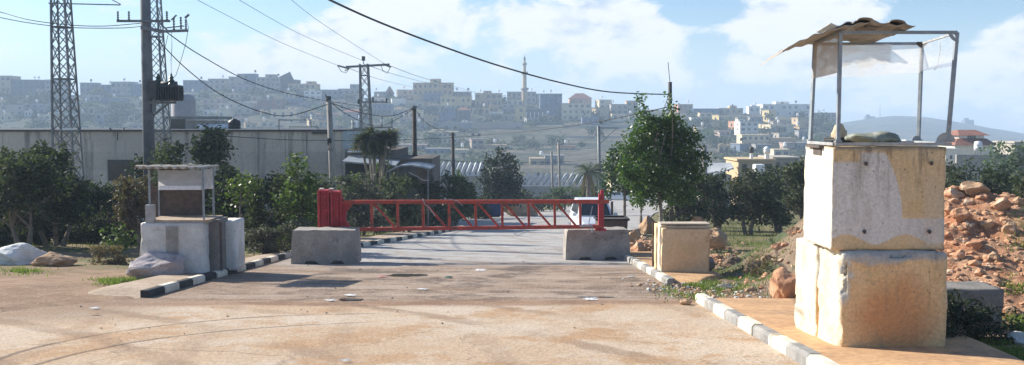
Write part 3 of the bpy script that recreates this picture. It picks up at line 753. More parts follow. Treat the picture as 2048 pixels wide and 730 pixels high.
# ---- red lattice gate
m_red = mat('chipped_red_paint', (.50, .085, .055), (.36, .06, .045), 3, .65, .3, (.17, .085, .06), 6, .53, fine=.3)
m_redb = mat('bright_red_paint', (.46, .045, .06), (.33, .035, .04), 3, .65, .4, (.30, .08, .035), 5, .55, fine=.35)
def gate():
    D = 26.4
    root = empty('barrier_gate', P(680, 465, D), 'long red lattice steel gate laid across the road on two concrete blocks', 'gate')
    q = lambda px, py, dd=0: P(px, py, D + dd)
    tl, trr = q(683, 404), q(1228, 402); bl, br = q(683, 459), q(1205, 453)
    m = MB(); m.bar(tl, q(1218, 403), .11, .105); m.build('top_beam', m_red, root, bevel=.01)
    m = MB(); m.bar(bl, br, .11, .10); m.build('bottom_beam', m_red, root, bevel=.01)
    posts = [743, 795, 846, 898, 951, 1004, 1057, 1109, 1160]
    for i, x in enumerate(posts):
        m = MB(); m.bar(q(x, 406), q(x + 1, 456), .085, .07); m.build('upright', m_red, root, bevel=.006)
    for i, x in enumerate([690] + posts[:-1]):
        if i == 0 or i == 2: continue
        m = MB(); m.bar(q(x + 6, 408, .04), q((([690] + posts)[i + 1]) - 6, 454, .04), .05, .06); m.build('diagonal', m_red, root, bevel=.005)
    # counterweight housing: two upright plates and the sloping bracket
    for x in (648.5, 672):
        m = MB(); m.box(q(x, 421 if x < 660 else 422, .15), (.27, .5, 1.17 if x < 660 else 1.13)); m.build('counterweight_plate', m_redb, root, bevel=.02)
    m = MB(); m.box(q(660, 424, .18), (.2, .3, 1.0)); m.build('counterweight_core', m_dark, root)
    m = MB()
    for x in (639, 657, 664, 682): m.box(q(x, 422, -.14), (.035, .10, 1.15))
    for z_ in (392, 420, 448): m.box(q(660, z_, -.12), (.5, .05, .04))
    m.build('stiffener', m_redb, root)
    m = MB()
    pp = [q(680, 382), q(700, 404), q(706, 410), q(686, 455), q(700, 462), q(680, 463)]
    pp = [q(678, 384), q(690, 402), q(710, 404), q(693, 424), q(692, 440), q(706, 462), q(678, 463)]
    f0 = [p + Vector((0, -.03, 0)) for p in pp]; f1 = [p + Vector((0, .05, 0)) for p in pp]
    m.face(f0); m.face(list(reversed(f1)))
    for i in range(len(pp)): m.face([f0[i], f0[(i + 1) % len(pp)], f1[(i + 1) % len(pp)], f1[i]])
    m.build('bracket_plate', m_redb, root)
    for x in (643, 663):
        m = MB(); m.box(q(x, 377.5, .1), (.11, .2, .03)); m.build('top_lug', m_kw, root)
    # catch post on the right block
    m = MB(); m.box(q(1202, 424, .05), (.15, .18, 1.02)); m.box(q(1204, 386, .05), (.09, .1, .16)); m.build('catch_post', m_redb, root, bevel=.01)
    m = MB(); m.box(q(1201, 459, .05), (.30, .3, .05)); m.build('post_base', m_redb, root)
    m = MB(); m.bar(q(1224, 403), q(1224, 430), .06); m.build('end_stub', m_dark, root)
    m = MB(); m.tube([q(1178, 470, -.1), q(1178, 445, -.1), q(1185, 412, -.1)], .012, 6); m.tube([q(1160, 452, -.2), q(1184, 452, -.2), q(1184, 465, -.2)], .03, 6); m.build('loose_rod', m_galvl, root)
    # rope / stick hanging over the beam
    m = MB(); m.tube([q(845, 397, -.08), q(850, 409, -.08), q(858, 415, -.1), q(870, 432, -.1)], .014, 5); m.build('hanging_strap', m_galvl, root)
    m = MB(); m.tube([q(900, 398, -.08), q(915, 402, -.08), q(926, 412, -.1)], .01, 5); m.build('hanging_strap', m_galvl, root)
gate()

# ---- rubbish container behind the right barrier
def container():
    c = G(1215, 492); c.y = 28.3; c.x = 2.98; z = plane(28.3)
    root = empty('waste_container', (c.x, c.y, z), 'dark grey metal waste container behind the right barrier block', 'waste container')
    m = MB(); m.box((c.x, c.y + .1, z + .62), (.80, .8, 1.02), top=1.12); m.build('body', m_dark, root, bevel=.02)
    m = MB()
    for a_, b in (((-.47, -.37), (.47, -.37)), ((-.47, .57), (.47, .57)), ((-.47, -.37), (-.47, .57)), ((.47, -.37), (.47, .57))):
        m.bar((c.x + a_[0], c.y + a_[1], z + 1.15), (c.x + b[0], c.y + b[1], z + 1.15), .06)
    m.build('rim', m_black, root, bevel=.01)
    for k in (-1, 1):
        for j in (-1, 1):
            m = MB(); m.lathe((c.x + k * .33, c.y + .1 + j * .3, z + .07), [(.07, -.02), (.07, .02)], 12, axis='X'); m.build('wheel', m_black, root)
container()

# ---- hollow block on the right pavement
m_tan = mat('tan_painted_concrete', (.72, .54, .34), (.64, .45, .26), 2., .88, .4, (.36, .21, .12), 2.2, .6, fine=.15)
m_tanl = mat('pale_tan_concrete', (.52, .44, .34), (.42, .35, .27), 2.5, .9, .4, (.28, .23, .18), 3, .58, fine=.2)
m_cream = mat('cream_painted_concrete', (.78, .74, .62), (.62, .55, .40), 2., .88, .3, (.40, .30, .18), 2., .6, fine=.12)
m_rust = mat('rusty_plate', (.06, .045, .04), (.16, .09, .05), 5, .8, .3, fine=.3)
def hollow_block():
    g0 = G(1322, 546, .1); z = plane(g0.y) + .09; x0, y0 = g0.x, g0.y; rz = R(-1)
    root = empty('hollow_concrete_block', (x0 + .5, y0 + .4, z), 'leaning tan concrete block with a cream edge and open back, beside the middle kerb', 'concrete block')
    rough_block((x0, y0, z), (1.08, .16, 1.02), rz, m_tan, 'front_panel', root, amp=.008, chip=.02, n=22, rnd_edge=.012, seed=31., lean=(.02, 0))
    rough_block((x0 - .02, y0 + .165, z), (1.12, .30, 1.10), rz, m_cream, 'middle_panel', root, amp=.008, chip=.03, n=14, rnd_edge=.014, seed=33.)
    rough_block((x0 - .05, y0 + .47, z), (1.1, .35, 1.06), rz, m_tan, 'rear_panel', root, amp=.008, chip=.02, n=12, rnd_edge=.012, seed=35.)
    m = MB(); m.box((x0 + .45, y0 + .86, z + .55), (1.05, .05, 1.05)); m.build('rusty_sheet', m_rust, root)
    m = MB(); m.box((x0 + .54, y0 + .24, z + 1.115), (1.12, .44, .03)); m.build('top_slab', m_tanl, root, bevel=.01)
    m = MB(); m.box((x0 + .55, y0 - .012, z + 1.055), (1.12, .03, .035)); m.build('drip_edge', m_tanl, root)
hollow_block()

# ---- left guard post
m_white = mat('whitewashed_concrete', (.70, .68, .64), (.52, .50, .46), 1.8, .88, .3, (.30, .28, .26), 2.4, .58, fine=.12)
def left_guard_post():
    g = G(283, 549, .08); D = g.y; z = plane(D) + .07; x0 = g.x; X = lambda px, dd=0: (px - 1024) / F * (D + dd)
    root = empty('guard_post', (x0 + .8, D + .5, z), 'whitewashed concrete guard post with a dark steel canopy, between the trees and the left kerb', 'guard post')
    wd = X(404) - x0
    rough_block((x0, D, z - .1), (wd, .40, 1.27), R(1), m_white, 'concrete_box', root, amp=.01, chip=.03, n=16, rnd_edge=.02, seed=51.)
    m = MB(); m.box((x0 + .70, D - .006, z + .55), (.26, .012, 1.08)); m.build('stained_strip', m_conc, root)
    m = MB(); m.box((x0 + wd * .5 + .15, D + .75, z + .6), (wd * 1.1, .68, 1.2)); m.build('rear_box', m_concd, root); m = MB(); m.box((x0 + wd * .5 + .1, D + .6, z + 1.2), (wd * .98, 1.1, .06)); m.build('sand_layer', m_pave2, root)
    # canopy frame
    zt_ = P(350, 336, D + .5).z; xs = (X(300, .2), X(425, .3))
    for i, (px, yy) in enumerate(((405, .12), (425, 1.1), (297, .12), (316, 1.1))):
        p = MB(); x = X(px, yy); p.bar((x, D + yy, z + 1.17), (x, D + yy, zt_ - .02), .04); p.build('post', m_galv, root, bevel=.004)
    m = MB()
    def fn(u, v):
        x = X(272) + u * (X(428, 1.) - X(272)); y = D - .15 + v * 1.55
        return (x, y, zt_ + .04 + .02 * math.sin(x * 6.2832 / .19) + noise.noise(Vector((x * 2, y, 3))) * .02 - v * .02)
    sheet_grid(m, fn, 70, 5, .02); m.build('canopy_sheet', m_asb, root)
    m = MB()
    for i in range(4):
        a, b = X(278 + i * 27), X(298 + i * 27)
        m.box(((a + b) / 2, D - .18, zt_ + .085), (b - a, .12, .02), rz=.0)
    m.box((X(383), D - .1, zt_ + .11), (.08, .1, .03))
    m.build('metal_strip', m_kw, root)
    m = MB(); m.grid(lambda u, v: (X(316, .1) + u * (X(404, .1) - X(316, .1)), D + .08, zt_ - .03 - v * .44), 10, 3); m.build('clear_sheet', m_plexw, root)
    m = MB(); m.grid(lambda u, v: (X(406, .1) + u * (X(425, 1.1) - X(406, .1)), D + .1 + u, zt_ - .03 - v * .44), 10, 3); m.build('clear_sheet', m_plexw, root)
    m = MB(); m.box((X(360, .1), D + .06, zt_ - .42), (X(402) - X(318), .03, .09)); m.build('white_trim', m_wt, root); m = MB(); m.box((X(415, .6), D + .6, zt_ - .46), (.2, .03, .04)); m.build('white_trim', m_wt, root)
    m = MB(); m.box((X(298, .1), D + .1, z + 1.35), (.19, .14, .44)); m.build('switch_box', m_galvl, root, bevel=.01)
    m = MB(); m.box((X(350, 1.1), D + 1.15, z + 1.55), (1.3, .03, .72)); m.build('back_sheet', m_dark, root)
    m = MB(); m.box((X(421, .45), D + .45, z + .56), (.44, .06, 1.16)); m.build('shade_panel', m_dark, root)  # added dark sheet, stands in for the shade between box and slab
    # rear slab standing free on the right
    s = rough_block((X(437, .9), D + .9, z - .05), (.36, .8, 1.17), R(1), m_white, 'concrete_slab', None, amp=.008, chip=.02, n=14, rnd_edge=.015, seed=61.)
    tag(s, 'narrow whitewashed concrete slab standing right of the left guard post', 'concrete slab')
    s = rough_block((X(268, .9), D + 1.0, z + .1), (.2, .35, .95), R(1), m_white, 'concrete_slab', None, amp=.008, chip=.02, n=14, rnd_edge=.015, seed=63., lean=(.12, 0))
    tag(s, 'slanting white slab fragment against the left side of the left guard post', 'concrete slab')
m_plexw = plexi('dusty_white_sheet', (.62, .62, .63), .9)
m_wt = mat('white_plastic', (.78, .79, .80), (.7, .7, .7), 3, .5, .05)
left_guard_post()

# ================================================================ ROCKS, MOUNDS, RUBBLE
def rock_mesh(mb, c, r, seed, sq=(1, 1, .75), n=3, cut=.5, mi=0):
    bm = bmesh.new(); bmesh.ops.create_icosphere(bm, subdivisions=n, radius=1)
    M = Matrix.Rotation(seed * 1.7, 3, 'Z') @ Matrix.Rotation(seed * .9, 3, 'X')
    pl = [(Vector((math.sin(seed * 3 + k * 2.1), math.cos(seed * 5 + k * 1.3), math.sin(seed * 2 + k * 3.7))).normalized(), .50 + .34 * abs(math.sin(seed * 7 + k))) for k in range(9)]
    vs = []
    for v in bm.verts:
        p = v.co.copy()
        for nn, d in pl:
            e = p.dot(nn) - d
            if e > 0: p -= nn * e * (1 if cut else 0)
        p *= 1.08 + .14 * noise.noise(p * 1.8 + Vector((seed, 0, 0))) + .07 * noise.noise(p * 5 + Vector((seed, 2, 0)))
        p = M @ p
        vs.append(Vector((p.x * sq[0] * r, p.y * sq[1] * r, p.z * sq[2] * r)) + Vector(c))
    fs = [tuple(v.index for v in f.verts) for f in bm.faces]; bm.free()
    mb.add(vs, fs, mi)
m_boul = mat('pinkish_grey_limestone', (.36, .31, .31), (.47, .42, .42), 3, .9, .5, (.22, .19, .19), 2.5, .56, fine=.2)
m_red_r = mat('reddish_limestone', (.42, .21, .115), (.52, .30, .18), 3.5, .92, .5, (.60, .46, .33), 2.5, .54, fine=.25)
m_whr = mat('pale_grey_limestone', (.52, .52, .49), (.44, .45, .42), 3.5, .9, .4, (.30, .32, .28), 2.5, .58, fine=.2)
m_whb = mat('whitewashed_rubble', (.72, .72, .69), (.60, .60, .56), 3, .9, .4, (.42, .42, .38), 2.5, .6, fine=.15)
m_tanr = mat('tan_limestone', (.47, .31, .19), (.37, .235, .14), 3.5, .92, .5, (.62, .50, .37), 2.5, .56, fine=.25)
m_mound = mat('red_earth', (.34, .165, .085), (.42, .24, .14), 1.6, .95, .8, (.24, .13, .08), .8, .56, fine=.4, bd=.05)
m_mound2 = mat('brown_earth', (.20, .14, .095), (.30, .21, .14), 1.6, .95, .8, (.12, .09, .06), .8, .54, fine=.4, bd=.05)

def bank_h(x, y):
    """height of the spoil bank on the right above the sloping ground"""
    p = 1024 + F * x / y
    top = lerp([(1400, 0), (1450, .12), (1500, .42), (1560, .95), (1610, 1.3), (1700, 1.6), (1850, 1.85), (1930, 2.05), (1975, 2.0), (2048, 1.8), (2200, 1.7), (2500, 1.0), (2700, 0)], p)
    toe = lerp([(1450, 19.5), (1600, 17.6), (1700, 15.8), (1900, 14.6), (2048, 14.2)], p)
    cr = toe + 4.4
    if y < toe: return 0
    if y < cr:
        t = (y - toe) / (cr - toe); return top * (t ** .85) * (1.0 - .12 * math.sin(t * 3.14))
    t = (y - cr) / 5
    return top * max(0, 1 - t) ** 1.3 if t < 1 else 0
def bankz(x, y):
    h = bank_h(x, y)
    k = min(1, h * 3)
    nz = noise.noise(Vector((x * 1.1, y * 1.1, 3))) * .16 + noise.noise(Vector((x * 2.8, y * 2.8, 8))) * .10 + noise.noise(Vector((x * 7, y * 7, 1))) * .05
    return plane(y) + h + nz * k - .06 * (1 - k)
def build_bank():
    mb = MB(); nx, ny = 230, 190
    mb.grid(lambda u, v: (lambda x, y: (x, y, bankz(x, y)))(5.0 + u * 13.0 - (1 - v) * 1.2, 13.6 + v * 12.), nx, ny)
    m, t, b = newmat('spoil_bank_earth'); x, y, z = t.xyz(t.pos)
    n = t.noise(t.pos, 1.5, 7, .66); nf = t.noise(t.pos, 16, 6, .75); nb = t.noise(t.pos, .5, 5, .6)
    red = t.mix(t.ss(n, .38, .6), (.40, .17, .08), (.50, .29, .17)); red = t.mix(t.ss(nf, .56, .66), red, (.60, .44, .30))
    brn = t.mix(t.ss(n, .38, .6), (.22, .155, .10), (.33, .24, .165)); brn = t.mix(t.ss(nb, .5, .6), brn, (.09, .11, .045))
    side = t.ss(t.add(t.m('DIVIDE', x, y), t.mul(t.sub(nb, .5), .05)), .30, .42)
    c = t.mix(side, t.mix(1., brn, (.8, .8, .8), 'MULTIPLY'), red)
    f = t.lin(nf, .25, .75, .65, 1.35); c = t.mix(1., c, t.comb(f, f, f), 'MULTIPLY')
    t.put(b, 'Base Color', c); t.put(b, 'Roughness', .95); setbump(t, b, t.add(nf, n), .9, .06)
    struct(mb.build('earth_bank', m, smooth=True, origin=(0, 0, 0)))
build_bank()
def loose_stones(name, spots, mats, label, rmin, rmax):
    mb = MB()
    for i, (x, y, z) in enumerate(spots):
        r = rmin * (rmax / rmin) ** (rnd.random() ** 2.8)
        rock_mesh(mb, (x, y, z + r * .05), r, rnd.random() * 50, (rnd.uniform(.8, 1.3), rnd.uniform(.8, 1.3), rnd.uniform(.5, .8)), 1, mi=rnd.randrange(len(mats)))
    o = mb.build(name, mats); tag(o, label, kind='stuff')
sp = []
while len(sp) < 6500:
    p_ = rnd.uniform(1470, 2330); y = rnd.uniform(14.3, 21.5); x = (p_ - 1024) / F * y
    if bank_h(x, y) > .05 and rnd.random() < (.3 if p_ < 1650 else 1): sp.append((x, y, bankz(x, y)))
loose_stones('bank_stones', sp, [m_red_r, m_tanr, m_red_r], 'loose red and tan stones covering the earth bank', .012, .11)
sp = []
for _ in range(900):
    y = rnd.uniform(16.6, 19.8); x = rnd.gauss(3.9, .9)
    if x > 2.6: sp.append((x, y, plane(y) + .03))
for _ in range(500):
    y = rnd.uniform(16., 22); x = rnd.uniform(5, 9); sp.append((x, y, plane(y) + .02))
for _ in range(60):
    y = rnd.uniform(16.3, 21); x = rnd.uniform(2.4, 3.3); sp.append((x, y, plane(y) + .005))
loose_stones('rubble_gravel', sp, [m_tanr, m_whr, m_tanr], 'small pale rubble spread between the two kerbs and the bank', .012, .06)
sp = []
for _ in range(520):
    g = G(rnd.gauss(1285, 26), rnd.uniform(462, 508)); h_ = .32 * math.exp(-((g.x - 4.1) ** 2) / 1.2)
    if g.x > 3.4: sp.append((g.x, g.y, plane(g.y) + h_ * rnd.random()))
for _ in range(420):
    g = G(rnd.gauss(1435, 30), rnd.uniform(480, 545)); sp.append((g.x, g.y, plane(g.y) + .25 * rnd.random() * math.exp(-((g.x - 4.9) ** 2) / .8)))
loose_stones('rubble_heap', sp, [m_red_r, m_tanr, m_mound2], 'broken pinkish stone heaped around the leaning tan block', .02, .17)
sp = []
for _ in range(420):
    y = rnd.uniform(12, 27); x = rnd.uniform(-15, 3); sp.append((x, y, plane(y) + .012))
loose_stones('road_grit', sp, [m_tanr, m_conc], 'grit and crumbs of stone scattered on the road', .006, .028)

def rock(px, py, wpx, hpx, m, label, group=None, dz=0., seed=None, on_bank=False, flat=1., cat='rock', deep=True):
    g = G(px, py, dz)
    if on_bank:
        u = (px - 1024) / F; y = 13.
        while y < 24:
            x = u * y
            if row(bankz(x, y), y) <= py: break
            y += .05
        g = Vector((u * y, y, bankz(u * y, y)))
    s = g.y / F; r = wpx * s / 2; mb = MB()
    seed = seed or px * .013 + py * .007
    rock_mesh(mb, (g.x, g.y + r * (.5 if deep else .12), g.z + hpx * s * .42), 1, seed, (r * 1.25, r * (1.0 if deep else .6), hpx * s * .78 * flat), 4)
    return tag(mb.build('rock', m), label, cat, group)
rock(318, 558, 92, 44, m_boul, 'large pinkish-grey boulder in front of the left guard post', deep=False)
rock(20, 531, 104, 34, m_whb, 'white rubble slab under the olive tree at the left edge', flat=1.1)
rock(96, 534, 70, 22, m_tanr, 'brown earth clod heap beside the white rubble slab')
rock(1575, 596, 56, 48, m_red_r, 'reddish boulder touching the left flank of the guard post', dz=.05)
rock(1400, 545, 50, 30, m_concd, 'dark stone at the foot of the leaning tan block', dz=.05)
rock(2022, 572, 62, 44, m_whr, 'smooth pale grey stone at the right foot of the earth bank', dz=.1)
rock(2036, 686, 40, 17, m_whr, 'whitish flat stone in the grass at the right edge', dz=.02)
rock(1395, 470, 26, 34, m_red_r, 'upright reddish stone behind the top of the leaning tan block', dz=.0)
rock(1438, 500, 42, 36, m_tanr, 'orange layered boulder right of the leaning tan block', dz=.0)
rock(1452, 580, 30, 9, m_conc, 'flat grey stone in the grass near the kerb gap')
rock(1472, 545, 42, 24, m_mound2, 'dark earth clod in front of the bank, left of the guard post', cat='earth clod')
rock(1282, 508, 30, 18, m_red_r, 'reddish rock lying behind the barrier block and the middle kerb', dz=.0)
rock(1262, 486, 34, 22, m_tanr, 'tan rock behind the waste container', dz=.0)
rock(1302, 468, 34, 28, m_tanr, 'tilted pinkish slab of rock leaning on the left back of the tan block', dz=.0)
rock(1268, 474, 24, 15, m_red_r, 'pinkish rock heaped left of the tan block', dz=.0)
rock(1240, 506, 24, 16, m_concd, 'dark rock at the right foot of the right barrier block')
rock(1955, 390, 44, 20, m_tanr, 'long tan rock on the crest of the earth bank', on_bank=True)
rock(1915, 398, 30, 18, m_red_r, 'reddish rock on the crest near the guard post flank', on_bank=True)
rock(1930, 445, 34, 20, m_red_r, 'red boulder halfway up the bank below the crest', on_bank=True)
rock(2010, 425, 34, 20, m_red_r, 'red boulder high on the bank near the right edge', on_bank=True)
for i, (px, py, w_, h, lb) in enumerate([(1905, 430, 20, 14, 'red stone beside the guard post flank, under the crest rock'), (1985, 460, 24, 16, 'tan stone in the middle of the bank face, upper half'), (1960, 500, 28, 16, 'red stone in the middle of the bank face, lower half'), (2030, 470, 26, 18, 'tan stone high on the bank face by the right edge'), (1925, 520, 24, 15, 'red stone low on the bank face above the low dark block'),
        (2000, 520, 22, 14, 'tan stone low on the bank face above the smooth pale stone'), (1900, 480, 18, 12, 'red stone on the bank touching the upper block corner'), (1590, 470, 26, 14, 'tan stone at the left flank of the guard post, highest on the brown slope'), (1560, 500, 22, 12, 'red stone halfway down the brown slope left of the guard post'), (1540, 525, 20, 11, 'tan stone lowest on the brown slope left of the guard post'),
        (1945, 410, 18, 12, 'small red stone just below the long crest rock'), (2040, 410, 20, 14, 'small tan stone near the crest at the right edge'), (1970, 555, 18, 12, 'small red stone right behind the low dark block')]):
    rock(px, py, w_, h, [m_red_r, m_tanr][i % 2], lb, 'stones in the bank face', on_bank=True)
for i, (px, py, w_, h, lb) in enumerate([(1504, 585, 20, 8, 'small pale stone in grass, middle of the kerb gap'), (1375, 610, 22, 10, 'small tan stone at the tip of the near kerb'), (1185, 450, 1, 1, '')]):
    if lb: rock(px, py, w_, h, m_tanr, lb)
# ================================================================ TREES AND BUSHES
m_bark = mat('grey_brown_bark', (.16, .13, .10), (.24, .20, .16), 5, .9, .6, fine=.3)
m_barkl = mat('pale_bark', (.34, .30, .24), (.24, .21, .17), 5, .9, .6, fine=.3)
L_ficus = leafmat('glossy_ficus_leaf', (.035, .075, .02), (.075, .13, .03), (.14, .19, .06), .3, .38, .4)
L_olive = leafmat('olive_leaf', (.055, .066, .043), (.088, .10, .066), (.12, .14, .09), .25, .75, .12)
L_dark = leafmat('dark_evergreen_leaf', (.032, .047, .032), (.05, .068, .044), None, .2, .75, .12)
L_mid = leafmat('mid_green_leaf', (.045, .075, .025), (.085, .12, .04), (.13, .16, .06), .3, .6, .2)
L_light = leafmat('light_green_leaf', (.09, .14, .04), (.15, .20, .06), None, .35, .45, .35)
L_dry = leafmat('dry_brown_leaf', (.12, .09, .06), (.19, .14, .09), (.10, .12, .06), .2, .7, .2)
L_grey = leafmat('grey_green_shrub', (.085, .09, .07), (.12, .125, .10), None, .2, .7, .2)
def leaf(mb, p, s, nrm=None, asp=2.0, r_=rnd):
    a = r_.random() * 6.2832; b = r_.uniform(-1, 1); c = math.sqrt(1 - b * b)
    d = Vector((c * math.cos(a), c * math.sin(a), b * .8))
    e = d.cross(Vector((r_.uniform(-1, 1), r_.uniform(-1, 1), r_.uniform(-1, 1)))).normalized()
    L = d.normalized() * s * asp * .5; W = e * s * .5
    b0 = len(mb.v); mb.v += [p - L, p + W * .9, p + L, p - W * .9]; mb.f.append((b0, b0 + 1, b0 + 2, b0 + 3)); mb.m.append(0)
def crown(mb, lobes, n, s, asp=2., clump=7, r_=rnd, spread=2.2, shell=.55):
    """leaves in twig-sized clumps spread through overlapping lobes; lobes = (centre, (rx, ry, rz))"""
    vol = [l[1][0] * l[1][1] * l[1][2] for l in lobes]; tot = sum(v ** .7 for v in vol)
    for (c, rr), v in zip(lobes, vol):
        k = max(3, int(n * v ** .7 / tot / clump)); c = Vector(c); off = r_.random() * 99
        for _ in range(k):
            while True:
                q = Vector((r_.uniform(-1, 1), r_.uniform(-1, 1), r_.uniform(-1, 1)))
                if q.length < 1: break
            if q.length < shell and r_.random() < .6: q = q.normalized() * r_.uniform(shell, 1)
            g = 1 + .28 * noise.noise(q * 2.2 + Vector((off, 0, 0)))
            if noise.noise(q * 3.0 + Vector((0, off, 0))) < -.14: continue
            p = c + Vector((q.x * rr[0], q.y * rr[1], q.z * rr[2])) * g
            kk = r_.choice([.4, .8, 1.2, 2.2]); sp_ = spread * (.4 + .35 * kk)
            for _ in range(max(2, int(clump * kk))):
                leaf(mb, p + Vector((r_.gauss(0, 1), r_.gauss(0, 1), r_.gauss(0, .8))) * s * sp_ * .6, s * r_.uniform(.7, 1.25), asp=asp, r_=r_)
def limb(mb, a, b, r0, r1, bend=.12, n=6, r_=rnd):
    a, b = Vector(a), Vector(b); L = (b - a).length; pts = []
    off = Vector((r_.uniform(-1, 1), r_.uniform(-1, 1), 0)) * L * bend
    for i in range(n + 1):
        t = i / n; pts.append(a.lerp(b, t) + off * math.sin(t * 3.14))
    mb.tube(pts, [r0 + (r1 - r0) * i / n for i in range(n + 1)], 7)
def tree(px, base_row, d, top_row, wpx, mleaf, label, lobes=None, n=3500, s=.08, trunk_r=.07, trunk_top=.35, name='tree', cat='tree', group=None, mbark=None, asp=2., seed=None, sy=1., low=.25, clump=7, shell=.55, multi=1):
    """lobes in units of the crown box: (u -1..1, v 0..1, ru, rv)"""
    r_ = random.Random(seed or int(px * 7 + top_row * 13))
    x = (px - 1024) / F * d; zb = zt(x, d) - .03; zt_ = P(px, top_row, d).z; H = zt_ - zb; W = wpx / F * d / 2
    root = empty(name, (x, d, zb), label, cat, group)
    if lobes is None:
        lobes = []
        for _ in range(17):
            v = r_.uniform(low + .08, .90); wv = math.sin(max(.05, min(1, (v - low) / (1.02 - low))) ** .75 * 3.1) ** .5
            u = r_.uniform(-.85, .85) * wv; k = r_.uniform(.55, 1.); lobes.append((u, v, .38 * k, .15 * k))
        lobes.append((r_.uniform(-.4, .4), .93, .14, .07)); lobes.append((r_.uniform(-.6, .6), .86, .2, .07))
    LL = []
    for (u, v, ru, rv) in lobes:
        LL.append((Vector((x + u * W, d + r_.uniform(-.5, .5) * W * sy * (1 - abs(u)), zb + v * H)), (ru * W, ru * W * .9, rv * H)))
    mb = MB(); crown(mb, LL, n, s, asp, clump, r_, shell=shell); mb.build('crown', mleaf, root)
    t = MB()
    for j in range(multi):
        bx = x + (j - (multi - 1) / 2) * W * .12; tp = Vector((x + (j - (multi - 1) / 2) * W * .35, d, zb + H * trunk_top))
        limb(t, (bx, d, zb - .1), tp, trunk_r, trunk_r * .7, .06, 6, r_)
        for (c, rr) in LL[j::multi][:7]:
            limb(t, tp, c + Vector((0, 0, -rr[2] * .3)), trunk_r * .5, trunk_r * .12, .1, 5, r_)
    t.build('trunk', mbark or m_bark, root)
    return root
# the street tree right of the gate
tree(1322, 0, 31.5, 182, 188, L_ficus, 'tall glossy-leaved street tree with two thin tops, right of the gate', n=19000, s=.075, trunk_r=.085, trunk_top=.30, asp=1.6,
     lobes=[(-.44, .96, .07, .045), (-.42, .89, .11, .05), (-.36, .82, .17, .06), (.12, .965, .06, .035), (.16, .90, .10, .05), (.18, .83, .17, .05), (-.12, .77, .26, .06), (-.42, .72, .24, .06), (.30, .73, .28, .065), (.0, .66, .34, .08), (-.55, .62, .22, .06), (.48, .64, .30, .07),
            (-.28, .56, .30, .07), (.22, .55, .36, .08), (.70, .60, .20, .05), (.85, .61, .10, .03), (-.66, .50, .20, .06), (-.42, .44, .28, .07), (.05, .45, .34, .08), (.50, .48, .32, .08), (.74, .47, .16, .05), (-.52, .34, .20, .05), (-.2, .34, .26, .06), (.2, .34, .32, .07), (.52, .36, .26, .06), (.1, .60, .42, .09), (-.05, .47, .4, .08), (-.32, .79, .34, .07), (.26, .79, .32, .06), (-.55, .68, .34, .08), (.5, .70, .34, .08), (.72, .56, .26, .08), (-.7, .5, .22, .08), (-.74, .56, .12, .035), (-.62, .42, .13, .04)], shell=.5, mbark=m_barkl)
tree(1250, 0, 46, 286, 100, L_ficus, 'smaller green street tree behind the left side of the tall one', n=4200, s=.10, trunk_r=.09, trunk_top=.45, low=.38, asp=1.6)
tree(1283, 0, 54, 320, 60, L_dark, 'thin dark street tree between the two street trees', n=1500, s=.10, trunk_r=.09, trunk_top=.5, low=.45, name='tree')
# olive orchard on the right
OR = 'dark orchard trees right of the street tree'
for i, (px, d, top, wd, lb) in enumerate([(1368, 44, 345, 120, 'dark orchard tree touching the right side of the street tree crown'), (1436, 47, 342, 120, 'dark orchard tree above the leaning tan block'), (1500, 43, 340, 130, 'rounded dark orchard tree, third from the street tree'),
        (1560, 46, 330, 120, 'dark orchard tree in front of the white tank house'), (1612, 41, 322, 110, 'dark orchard tree touching the left flank of the guard post'), (1400, 60, 352, 110, 'orchard tree in the back row beside the street tree'), (1530, 60, 350, 150, 'wide orchard tree in the back row, middle of the orchard')]):
    tree(px, 0, d, top, wd, [L_olive, L_dark][i % 2], lb, n=4200, s=.10, trunk_r=.11, trunk_top=.3, low=.12, multi=2, group=OR)
for i, (px, d, top, wd, lb) in enumerate([(1925, 33, 325, 150, 'dark olive tree just right of the guard post above the bank'), (2010, 35, 318, 150, 'dark olive tree behind the bank near the right edge'), (2085, 32, 322, 130, 'olive tree cut by the right edge'), (1960, 44, 318, 180, 'olive tree in the row behind, under the walled house'), (1860, 40, 330, 120, 'olive tree hidden mostly by the guard post')]):
    tree(px, 0, d, top, wd, [L_olive, L_dark][i % 2], lb, n=4200, s=.085, trunk_r=.1, trunk_top=.3, low=.1, multi=2, group='olive trees behind the earth bank')
tree(2000, 0, 118, 284, 70, L_mid, 'green garden bush beside the wall of the red-roofed house', n=1100, s=.3, trunk_r=.15, low=.2)
tree(2040, 0, 116, 288, 40, L_mid, 'small garden bush right of the green one by the wall', n=600, s=.3, trunk_r=.15, low=.2)
# left side olives and shrubs
GL = 'trees in front of the long wall'
tree(38, 0, 31, 300, 210, L_olive, 'large dark olive tree at the left edge', n=9000, s=.085, trunk_r=.1, trunk_top=.24, low=.16, multi=2, group=GL)
tree(105, 0, 33, 288, 180, L_olive, 'bushy dark olive tree in front of the foot of the lattice tower', n=9000, s=.085, trunk_r=.1, trunk_top=.24, low=.14, multi=3, group=GL)
tree(200, 0, 35, 366, 130, L_dark, 'low dark olive tree under the wall window', n=5000, s=.085, trunk_r=.09, trunk_top=.25, low=.10, multi=2, group=GL)
tree(272, 0, 30, 344, 96, L_dry, 'brown dried-out tree left of the left guard post', n=3600, s=.075, trunk_r=.07, trunk_top=.3, low=.2, group=GL)
tree(385, 0, 37, 248, 160, L_olive, 'tall olive tree rising behind the left guard post', n=7500, s=.10, trunk_r=.12, trunk_top=.3, low=.12, multi=2, group=GL)
tree(320, 0, 40, 300, 120, L_dark, 'dark tree behind the transformer pole', n=3600, s=.10, trunk_r=.1, low=.1, multi=2, group=GL)
